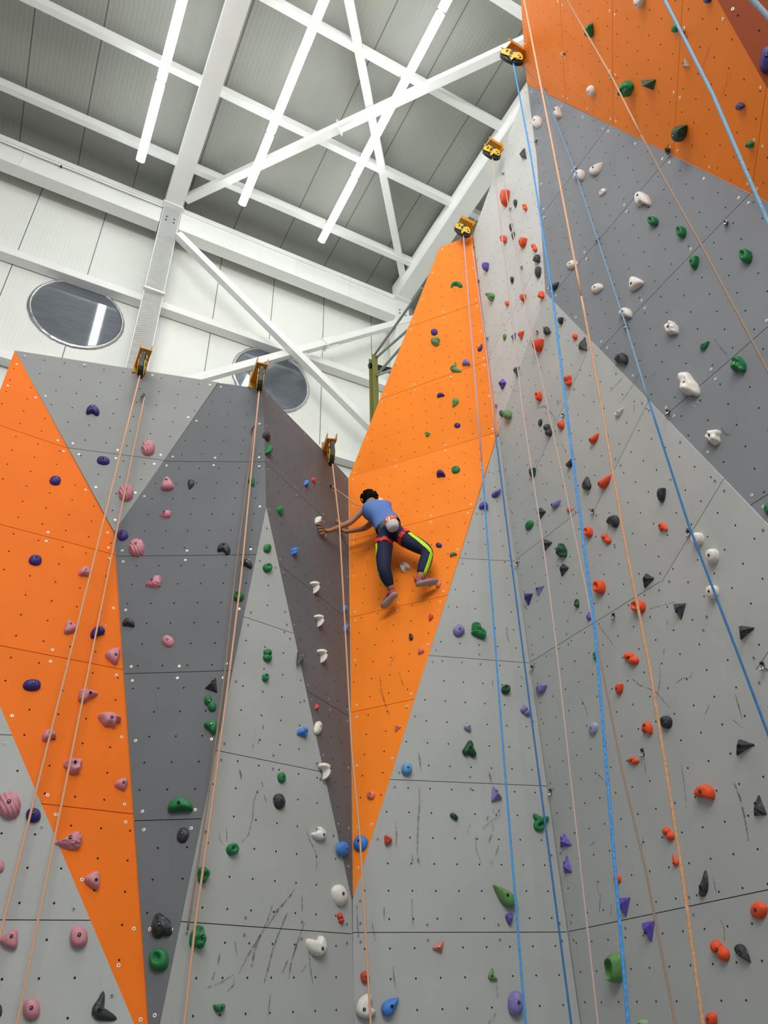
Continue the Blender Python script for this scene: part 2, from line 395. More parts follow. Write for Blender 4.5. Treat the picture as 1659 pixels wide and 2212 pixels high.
# rubber scuffs and chalk, where shoes have rubbed
e_ = lambda x, y: c4(380, 1652, x, y); f_ = lambda x, y: c4(740, 1652, x, y); i_ = lambda x, y: c4(1239, 1120, x, y); b_ = lambda x, y: c4(1239, 1652, x, y)
SCUFF = [('E', e_, [(700,210),(660,320),(655,450),(620,590),(565,660)], 7), ('E', e_, [(1115,565),(1140,640),(1195,750),(1200,880)], 8),
 ('E', e_, [(985,1110),(880,1230),(770,1390)], 10), ('E', e_, [(825,1190),(780,1330),(730,1440),(640,1580),(560,1730),(540,1785)], 10), ('E', e_, [(720,1450),(670,1590),(645,1720)], 14),
 ('E', e_, [(950,1260),(880,1430),(830,1560),(790,1720),(752,1860)], 12), ('E', e_, [(1095,1350),(1030,1530),(985,1680),(960,1830)], 12), ('E', e_, [(255,1905),(380,1860),(490,1790)], 8),
 ('E', e_, [(960,1650),(905,1780)], 8), ('E', e_, [(375,1600),(360,1700)], 12), ('E', e_, [(330,1770),(310,1840)], 10), ('E', e_, [(1075,1110),(1078,1250)], 9), ('E', e_, [(1135,1600),(1150,1760),(1170,1870)], 7),
 ('E', e_, [(500,1500),(520,1625)], 8), ('E', e_, [(545,40),(560,100)], 9), ('E', e_, [(735,145),(740,190)], 9), ('E', e_, [(755,260),(772,325)], 9), ('E', e_, [(370,560),(375,640),(410,680)], 6),
 ('E', e_, [(430,540),(435,660)], 6), ('E', e_, [(805,1960),(785,2150)], 6), ('E', e_, [(1110,1710),(1070,1770)], 7), ('E', e_, [(500,1790),(490,1880),(440,1930)], 8),('E', e_, [(1015,1060),(920,1180),(830,1270)], 8),
 ('E', c_ := (lambda x, y: c4(380, 1250, x, y)), [(740,1240),(745,1280)], 14), ('E', c_, [(710,1360),(700,1410)], 8), ('E', c_, [(540,1625),(560,1710)], 8), ('E', c_, [(655,1400),(655,1450)], 6),
 ('F', f_, [(655,190),(658,330),(645,470),(640,620),(637,770)], 10), ('F', f_, [(450,480),(460,570),(457,700)], 8), ('F', f_, [(595,770),(592,840)], 14), ('F', f_, [(645,790),(650,850)], 16),
 ('F', f_, [(1350,425),(1280,470),(1195,540)], 7), ('F', f_, [(1285,500),(1282,570)], 12), ('F', f_, [(1275,590),(1245,660)], 10), ('F', f_, [(1330,690),(1300,795)], 10), ('F', f_, [(1280,820),(1260,850)], 10),
 ('F', f_, [(1255,60),(1270,150)], 8), ('F', f_, [(120,1200),(125,1300),(135,1470)], 10), ('F', f_, [(250,1350),(270,1440),(285,1500)], 12), ('F', f_, [(430,1710),(440,1830),(458,1920)], 8),
 ('F', f_, [(1135,600),(1140,720),(1180,830)], 6), ('F', f_, [(590,1140),(598,1330),(610,1400)], 6), ('F', f_, [(355,1210),(352,1330)], 7), ('F', f_, [(1320,1880),(1310,1930)], 7), ('F', f_, [(1330,1950),(1310,1980)], 7),
 ('F', f_, [(1090,500),(1065,580)], 6), ('F', f_, [(1240,440),(1232,470)], 9), ('F', f_, [(1310,2120),(1240,2212)], 9), ('F', f_, [(1285,380),(1290,400)],9), ('F', f_, [(1340,375),(1325,410)],9),
 ('F', g_ := (lambda x, y: c4(740, 1150, x, y)), [(1400,810),(1402,880),(1420,930)], 10), ('F', g_, [(650,1880),(668,2020)], 9), ('F', g_, [(1245,2040),(1270,2130)], 8), ('F', g_, [(1280,1260),(1282,1310)], 9), ('F', g_, [(1505,1210),(1545,1258)], 6),
 ('H', g_, [(320,1230),(330,1340),(350,1420),(400,1560)], 10), ('H', g_, [(480,1190),(520,1310)], 7), ('H', g_, [(450,1040),(400,1140)], 6),
 ('I', i_, [(215,910),(290,1010),(360,1110)], 6), ('I', i_, [(460,1330),(560,1420),(640,1450),(720,1490),(770,1560),(820,1615)], 7), ('I', i_, [(735,1230),(740,1380),(720,1500),(695,1570)], 6), ('I', i_, [(775,1110),(768,1165)], 8),
 ('I', i_, [(55,1520),(105,1620),(130,1710)], 7), ('I', i_, [(1380,1500),(1410,1600),(1440,1710)], 8), ('I', i_, [(1025,1290),(1000,1355),(930,1365),(870,1410)], 6), ('I', i_, [(600,2020),(610,2100),(620,2200)], 6), ('I', i_, [(1160,1590),(1120,1680)], 6),
 ('I', i_, [(640,775),(760,740),(860,715)], 6), ('I', i_, [(800,870),(803,960)], 7), ('I', i_, [(1360,1720),(1450,1790)], 6), ('I', i_, [(460,140),(475,165)], 8), ('I', i_, [(1000,445),(1015,465)], 9),
 ('I', b_, [(1370,150),(1420,280),(1460,440),(1495,650)], 14), ('I', b_, [(920,0),(945,160),(965,380)], 7), ('I', b_, [(190,65),(240,110),(285,185)], 7), ('I', b_, [(595,610),(580,740)], 6), ('I', b_, [(190,980),(215,1110)], 6),
 ('I', b_, [(1255,1320),(1285,1390),(1290,1500)], 8), ('I', b_, [(230,1100),(222,1260)], 8), ('I', b_, [(145,690),(180,660)], 6), ('I', b_, [(320,1190),(325,1290)], 6), ('I', b_, [(1190,960),(1220,1100)], 7),
 ('D', d_ := (lambda x, y: c4(0, 1200, x, y)), [(1530,340),(1440,420),(1290,480),(1180,480)], 6), ('D', d_, [(1400,360),(1280,420),(1170,480)], 6), ('D', d_, [(1400,75),(1412,150)], 6), ('D', d_, [(1320,1620),(1300,1760)], 8), ('D', d_, [(1360,1260),(1380,1300)], 7), ('D', d_, [(1480,1220),(1490,1300)], 7),
 ('K', k_ := (lambda x, y: c4(1239, 560, x, y)), [(1260,1430),(1290,1490),(1345,1497)], 10), ('K', k_, [(600,940),(540,1000),(500,1060)], 6), ('K', k_, [(725,945),(650,1010)], 6), ('K', k_, [(1200,680),(1260,760),(1310,810)], 6),
 ('J', k_, [(520,1240),(516,1310)], 7), ('J', k_, [(420,1010),(310,1135)], 6), ('J', k_, [(560,1000),(400,1230)], 6), ('J', c4_ := (lambda x, y: c4(1000, 560, x, y)), [(655,1265),(700,1255),(750,1310),(795,1365)], 10), ('J', c4_, [(805,1200),(815,1250)], 10), ('J', c4_, [(830,1560),(880,1640)], 6),
 ('L', l_ := (lambda x, y: c4(1119, 0, x, y, 3.072)), [(1285,270),(1250,370),(1205,500)], 5), ('L', l_, [(1390,460),(1385,560),(1350,640)], 5), ('L', l_, [(1415,480),(1410,540)], 5), ('L', l_, [(760,800),(795,815)], 5)]
for q, fn, pts, w in SCUFF:
    pp = [fn(*p) for p in pts]
    if len(pp) == 2: pp = [pp[0], ((pp[0][0] * 2 + pp[1][0]) / 3, (pp[0][1] * 2 + pp[1][1]) / 3), ((pp[0][0] + pp[1][0] * 2) / 3, (pp[0][1] + pp[1][1] * 2) / 3), pp[1]]
    k = len(pp)
    ws = [w / 2 / 3.95 * (EYE - hit(q, *pp[i])).length / F * (.35 + .65 * math.sin(PI * (i + .5) / k)) * 1.35 for i in range(k)]
    surf_patch(q, pp, ws, M['scuff'], .0016 + random.random() * .0006)
def dust(q, px, py, rx, ry):
    n, ex, ey = frame(q); c = hit(q, px, py); s = (c - EYE).length / F
    vs = []; 
    for t in range(14):
        a = 2 * PI * t / 14; k = .75 + .5 * random.random()
        vs.append(c + ex * (math.cos(a) * rx * s * k) + ey * (math.sin(a) * ry * s * k) + n * .0014)
    add_to_panel(q, c, [c + n * .0014] + vs, [(0, 1 + t, 1 + (t + 1) % 14) for t in range(14)], M['chalk'])
for d in [('D',415,1036,14,12),('D',490,1172,17,10),('D',440,1465,26,8),('D',280,1335,16,8),('F',1020,1352,16,10),('H',958,1259,10,10),('H',944,1323,8,8),('H',893,1366,8,6),('H',912,1399,8,8),('J',1437,1059,12,12),
          ('K',1342,763,12,9),('K',1485,800,12,7),('K',1500,875,10,6),('J',1090,880,10,14),('I',1398,1241,12,8),('I',1470,1300,12,6),('I',1286,1560,9,10),('F',985,1352,9,10),('H2',941,860,8,8),('L',1645,145,10,24),('D',388,1725,30,8),('A',215,2150,14,14),
          ('D',525,1206,14,10),('I',1610,2045,12,10),('B',215,1348,14,7),('G',708,1255,9,10),('G',750,1810,10,10)]:
    dust(*d)
# ------------------------------------------------------------------ climbing holds
def smooth_loop(pts, n=32):
    P_ = [V(p) for p in pts]; k = len(P_); out = []
    for i in range(n):
        t = i / n * k; a = int(t) % k; f = t - int(t)
        p0, p1, p2, p3 = P_[a - 1], P_[a], P_[(a + 1) % k], P_[(a + 2) % k]
        out.append(.5 * ((2 * p1) + (p2 - p0) * f + (2 * p0 - 5 * p1 + 4 * p2 - p3) * f * f + (3 * p1 - p0 - 3 * p2 + p3) * f ** 3))
    return out
OUT = {
 'egg': [(-.5,0),(-.38,.36),(0,.5),(.38,.36),(.5,0),(.38,-.36),(0,-.5),(-.38,-.36)],
 'drop': [(-.42,.18),(-.3,.42),(0,.5),(.3,.42),(.42,.18),(.3,-.12),(.12,-.38),(0,-.5),(-.12,-.38),(-.3,-.12)],
 'tri3': [(-.5,-.38),(-.47,-.46),(0,-.5),(.47,-.46),(.5,-.38),(.3,0),(.07,.46),(0,.5),(-.07,.46),(-.3,0)],
 'wing': [(-.5,-.12),(-.4,.22),(-.1,.46),(.2,.42),(.44,.14),(.5,-.24),(.3,-.3),(0,-.28),(-.3,-.38),(-.48,-.3)],
 'dee': [(-.5,.05),(-.42,-.28),(-.1,-.5),(.2,-.38),(.42,-.1),(.5,.38),(.44,.46),(.1,.46),(-.3,.4)],
 'moon': [(-.5,.34),(-.42,.48),(-.1,.5),(.3,.36),(.5,0),(.4,-.3),(.16,-.5),(0,-.46),(.02,-.2),(-.1,.08),(-.32,.2)],
 'cres': [(-.5,-.1),(-.42,.25),(-.1,.5),(.2,.46),(.46,.15),(.5,-.22),(.38,-.45),(.2,-.42),(.04,-.24),(-.18,-.22),(-.34,-.33),(-.47,-.27)],
 'comma': [(-.5,-.2),(-.4,.1),(-.05,.38),(.5,.5),(.26,.22),(.2,-.1),(.1,-.42),(-.2,-.5),(-.42,-.42)],
 'bat': [(-.5,.38),(-.2,.5),(.15,.48),(.5,.02),(.42,-.04),(.3,-.08),(.2,-.5),(.02,-.34),(-.2,-.36),(-.34,-.05)],
 'scale': [(-.5,-.1),(-.1,.2),(.1,.48),(.35,.5),(.5,.28),(.46,-.1),(.38,-.42),(.1,-.48),(-.15,-.38)],
}
def dome(outline, w, h, z, prof=1.0, apex=(0, 0), top=.0, K=7, M_=32, fn=None, cen=(0, 0)):
    o2 = smooth_loop(outline, M_); vs = []; fs = []
    for k in range(K + 1):
        t = k / K
        if prof > 0: a = t * PI / 2; s = math.cos(a) ** prof; zz = math.sin(a)
        else: s = 1 - t * (1 - top); zz = min(1, t * 1.0)
        s = max(s, top if top else .0)
        if k == K and not top: s = .02
        for p in o2:
            x = (cen[0] + (p[0] - cen[0]) * s) * w + apex[0] * w * zz; y = (cen[1] + (p[1] - cen[1]) * s) * h + apex[1] * h * zz; v = V((x, y, z * zz - (.004 if k == 0 else 0)))
            if fn: v = fn(v, t)
            vs.append(v)
        if k:
            b = (k - 1) * M_
            fs += [(b + i, b + (i + 1) % M_, b + M_ + (i + 1) % M_, b + M_ + i) for i in range(M_)]
    fs.append(tuple(range(K * M_, (K + 1) * M_)))
    return vs, fs
def facet(poly, w, h, z, apex, tops):
    """sharp-edged pyramid: base polygon, smaller top polygon"""
    n = len(poly); vs = []; L = [(1, -.004, 0), (.97, z * .12, .05), (tops + .06, z * .93, .95), (tops, z, 1)]
    for s, zz, f in L:
        for p in poly: vs.append(V((p[0] * w * s + apex[0] * w * f, p[1] * h * s + apex[1] * h * f, zz)))
    fs = []
    for k in range(len(L) - 1): fs += [(k * n + i, k * n + (i + 1) % n, (k + 1) * n + (i + 1) % n, (k + 1) * n + i) for i in range(n)]
    fs.append(tuple(range((len(L) - 1) * n, len(L) * n))); return vs, fs
def horn(sp, rad, w, h, z, n=14):
    """swept half-buried body along a spine (unit box coords)"""
    P_ = []; R_ = []; k = len(sp)
    for i in range(17):
        t = i / 16 * (k - 1); a = min(int(t), k - 2); f = t - a
        p0, p1, p2, p3 = V(sp[max(a - 1, 0)]), V(sp[a]), V(sp[a + 1]), V(sp[min(a + 2, k - 1)])
        q = .5 * ((2 * p1) + (p2 - p0) * f + (2 * p0 - 5 * p1 + 4 * p2 - p3) * f * f + (3 * p1 - p0 - 3 * p2 + p3) * f ** 3)
        P_.append(V((q[0] * w, q[1] * h, 0))); R_.append(max(.012, rad[a] + (rad[a + 1] - rad[a]) * f))
    m = min(w, h) if w > 0 else h; vs = []; fs = []
    m = (abs(w) * abs(h)) ** .5
    for i, p in enumerate(P_):
        t = (P_[min(i + 1, 16)] - P_[max(i - 1, 0)]).normalized(); s = V((-t.y, t.x, 0)); r = R_[i] * m
        e = min(1, math.sin(PI * min(1, (i + .35) / 2.2) / 2), math.sin(PI * min(1, (16 - i + .35) / 2.2) / 2))
        for k2 in range(n):
            a = 2 * PI * k2 / n; vs.append(p + s * (math.cos(a) * r * e) + V((0, 0, 1)) * (math.sin(a) * r * e * z))
        if i:
            b = (i - 1) * n; fs += [(b + j, b + (j + 1) % n, b + n + (j + 1) % n, b + n + j) for j in range(n)]
    fs.append(tuple(range(n))[::-1]); fs.append(tuple(range(16 * n, 17 * n))); return vs, fs
def blob(c, r, n=12, m=8):
    vs = []; fs = []
    for j in range(m + 1):
        a = PI * j / m - PI / 2
        for k in range(n):
            b = 2 * PI * k / n; vs.append(V((c[0] + r[0] * math.cos(a) * math.cos(b), c[1] + r[1] * math.cos(a) * math.sin(b), c[2] + r[2] * math.sin(a))))
        if j: fs += [((j - 1) * n + k, (j - 1) * n + (k + 1) % n, j * n + (k + 1) % n, j * n + k) for k in range(n)]
    return vs, fs
def bumpy(g, amp, freq, seed):
    out = []
    for v in g[0]:
        d = noise.noise(v * freq + V((seed, seed * 1.7, 3)))
        out.append(v + v.normalized() * d * amp if v.z > 0 else v)
    return out, g[1]
def geo(t, w, h, seed):
    """unit shapes -> (verts, faces, smooth) in hold coordinates (x right, y up, z out)"""
    m = (w * h) ** .5
    if t == 'egg': return (*dome(OUT['egg'], w, h, m * .42, .75, (0, .06)), True)
    if t == 'drop': return (*dome(OUT['drop'], w, h, m * .42, .8, (0, .12)), True)
    if t == 'ball': return (*dome(OUT['egg'], w, h, m * .5, .6, (0, .05)), True)
    if t == 'drum': return (*dome(OUT['egg'], w, h, m * .5, .34, (-.05, .04)), True)
    if t == 'shell':
        def fn(v, tt):
            a = v.x / w * .8 + v.y / h * .35; r = math.sin(a * 34 + 1.5 * math.sin(v.y / h * 5)) * m * .03 * min(1, tt * 4) * (1 - tt ** 6)
            return v + (v.normalized() * r if v.z > 0 else V((0, 0, 0)))
        return (*dome(OUT['egg'], w, h, m * .45, .62, (0, .05), K=16, M_=64, fn=fn), True)
    if t == 'scale':
        def fn(v, tt):
            d = abs(noise.noise(V((v.x / w * 5.5, v.y / h * 8 + v.x / w * 3, seed)))) * m * .19 * (1 - tt ** 3) * min(1, tt * 5)
            return v + V((0, 0, -d)) + v.normalized() * (-d * .3 if v.z > 0 else 0)
        return (*dome(OUT['scale'], w, h, m * .42, .6, (.12, .05), K=18, M_=64, fn=fn), True)
    if t == 'rtri': return (*dome([(-.5,-.3),(-.3,-.5),(.3,-.46),(.5,-.24),(.3,.2),(.08,.48),(-.1,.48),(-.3,.15)], w, h, m * .45, .55, (0, -.05)), True)
    if t == 'tri': return (*facet([(-.5,-.5),(-.44,-.53),(.44,-.53),(.5,-.5),(.04,.5),(-.04,.5)], w, h, m * .52, (0, -.12), .10), False)
    if t == 'tri2': return (*facet([(-.5,-.5),(-.42,-.5),(.5,.12),(.5,.2),(-.3,.5),(-.38,.47)], w, h, m * .5, (-.08, .05), .12), False)
    if t == 'wing': return (*dome(OUT['wing'], w, h, m * .5, .5, (.02, .05)), True)
    if t == 'dee': return (*dome(OUT['dee'], w, h, m * .45, .45, (.08, .1)), True)
    if t == 'bat': return (*dome(OUT['bat'], w, h, m * .45, .45, (0, .12)), True)
    if t == 'cres': return (*dome(OUT['cres'], w, h, m * .42, .5, (0, .02), K=10, M_=44, cen=(0, .1)), True)
    if t == 'moon': return (*dome(OUT['moon'], w, h, m * .4, .55, (0, 0), K=10, M_=44, cen=(.18, .1)), True)
    if t == 'horn': return (*horn([(-.36,-.2),(-.1,-.22),(.12,-.05),(.3,.2),(.46,.44)], [.2,.28,.25,.17,.03], w, h, 1.25), True)
    if t == 'comma': return (*dome(OUT['comma'], w, h, m * .4, .55, (0, 0), K=10, M_=44, cen=(-.12, -.1)), True)
    if t == 'arch': return (*horn([(-.5,-.42),(-.3,.15),(.0,.3),(.28,.15),(.44,-.3)], [.04,.2,.27,.26,.2], w, h, 1.2), True)
    if t == 'ell': return (*horn([(-.04,.5),(-.12,.18),(-.24,-.18),(.06,-.3),(.5,-.42)], [.05,.14,.27,.2,.07], w, h, 1.1), True)
    if t == 'boot': return (*horn([(.2,.48),(.2,.15),(.1,-.15),(-.05,-.34),(-.4,-.4)], [.06,.17,.27,.24,.07], w, h, 1.1), True)
    if t == 'twin': return (*join_geo(blob((-.12*w,.2*h,.05*m),(.36*w,.31*h,.36*m)), blob((.12*w,-.18*h,.05*m),(.38*w,.32*h,.34*m)), blob((0,0,0),(.3*w,.3*h,.26*m))), True)
    if t == 'lump':
        r = random.Random(seed); ph = r.random() * 6
        def fn(v, tt):
            a = math.atan2(v.y / h, v.x / w); q_ = 1 + .13 * math.sin(3 * a + ph) * (1 - tt * .6) + .06 * math.sin(5 * a + 2 * ph)
            d = noise.noise(V((v.x / w * 3.2, v.y / h * 3.2, seed * .77))) * m * .2 * min(1, tt * 3)
            return V((v.x * q_, v.y * q_, v.z + (d if v.z > 0 else 0)))
        return (*dome(OUT['egg'], w, h, m * .48, .5, (0, .06), K=16, M_=48, fn=fn), True)
    if t == 'jug':
        def fn(v, tt):
            d = V((v.x / w + .05, v.y / h - .06, 0)).length
            return v - V((0, 0, max(0, (.26 - d)) * m * 1.35)) if tt > .35 else v
        return (*dome(OUT['egg'], w, h, m * .5, .42, (0, .05), K=16, M_=40, fn=fn), True)
    if t == 'ring':
        def fn(v, tt):
            d = V(((v.x / w + .13) / .36, (v.y / h + .05) / .33, 0)).length
            return v - V((0, 0, m * .3 * max(0, min(1, (1 - d) * 5)))) if tt > .2 else v
        return (*dome(OUT['egg'], w, h, m * .5, .35, (-.06, -.02), K=26, M_=64, fn=fn), True)
    if t == 'ribs':
        def fn(v, tt): return v + V((0, 0, math.sin(v.y / h * 42) * m * .05 * min(1, tt * 4)))
        return (*join_geo(dome([(-.5,-.05),(-.5,.4),(-.3,.5),(0,.42),(.05,.1),(-.2,-.1)], w, h, m * .34, .5, (0,0), K=12, M_=56, fn=fn), dome([(-.5,.0),(-.5,-.2),(.3,-.5),(.48,-.4),(.5,-.1),(.1,.12),(-.2,.15)], w, h, m * .34, .5, (0,0), K=12, M_=56, fn=lambda v, tt: v + V((0, 0, math.sin(v.x / w * 42) * m * .05 * min(1, tt * 4))))), True)
    if t == 'tril':
        return (*join_geo(horn([(-.38,-.3),(-.1,-.05),(.05,.2),(.06,.48)], [.2,.26,.24,.1], w, h, 1.15), horn([(-.1,.0),(.15,-.15),(.44,-.42)], [.24,.25,.14], w, h, 1.15)), True)
    if t == 'knot':
        g = [horn([(-.5,.4),(-.3,.18),(-.05,.02),(.2,.05),(.48,.2)], [.09,.16,.22,.18,.1], w, h, 1.2)]
        return (*join_geo(g[0], horn([(.0,.0),(-.3,-.15),(-.3,-.4),(0,-.44),(.12,-.22)], [.2,.15,.13,.14,.12], w, h, 1.3)), True)
    raise KeyError(t)
WORD = {'egg': 'rounded', 'drop': 'teardrop shaped', 'ball': 'domed', 'drum': 'drum shaped', 'shell': 'ribbed shell shaped', 'scale': 'scaly wedge shaped', 'rtri': 'blunt triangular', 'tri': 'sharp pyramid shaped', 'tri2': 'pointed wedge shaped',
 'wing': 'half moon', 'dee': 'D shaped', 'bat': 'scalloped', 'cres': 'curved', 'moon': 'crescent', 'horn': 'horn shaped', 'comma': 'comma shaped', 'arch': 'arched', 'ell': 'L shaped', 'boot': 'boot shaped', 'twin': 'two lobed', 'lump': 'knobbly', 'jug': 'hollowed', 'ring': 'big deep pocketed', 'ribs': 'ribbed zigzag', 'tril': 'three lobed', 'knot': 'twisted'}
PLACE = {'A': 'the grey lower left corner face', 'B': 'the far left orange face', 'C': 'the top left grey triangle', 'D': 'the broad dark grey face', 'E': 'the grey spire', 'G': 'the dark side face left of the corner',
 'H': "the climber's orange face", 'H2': 'the upper orange face', 'F': 'the central grey face', 'I': 'the lower right grey face', 'J': 'the slanting grey band', 'J2': 'the tall pale face', 'K': 'the slate grey face', 'L': 'the orange overhang', 'M': 'the shaded top right overhang'}
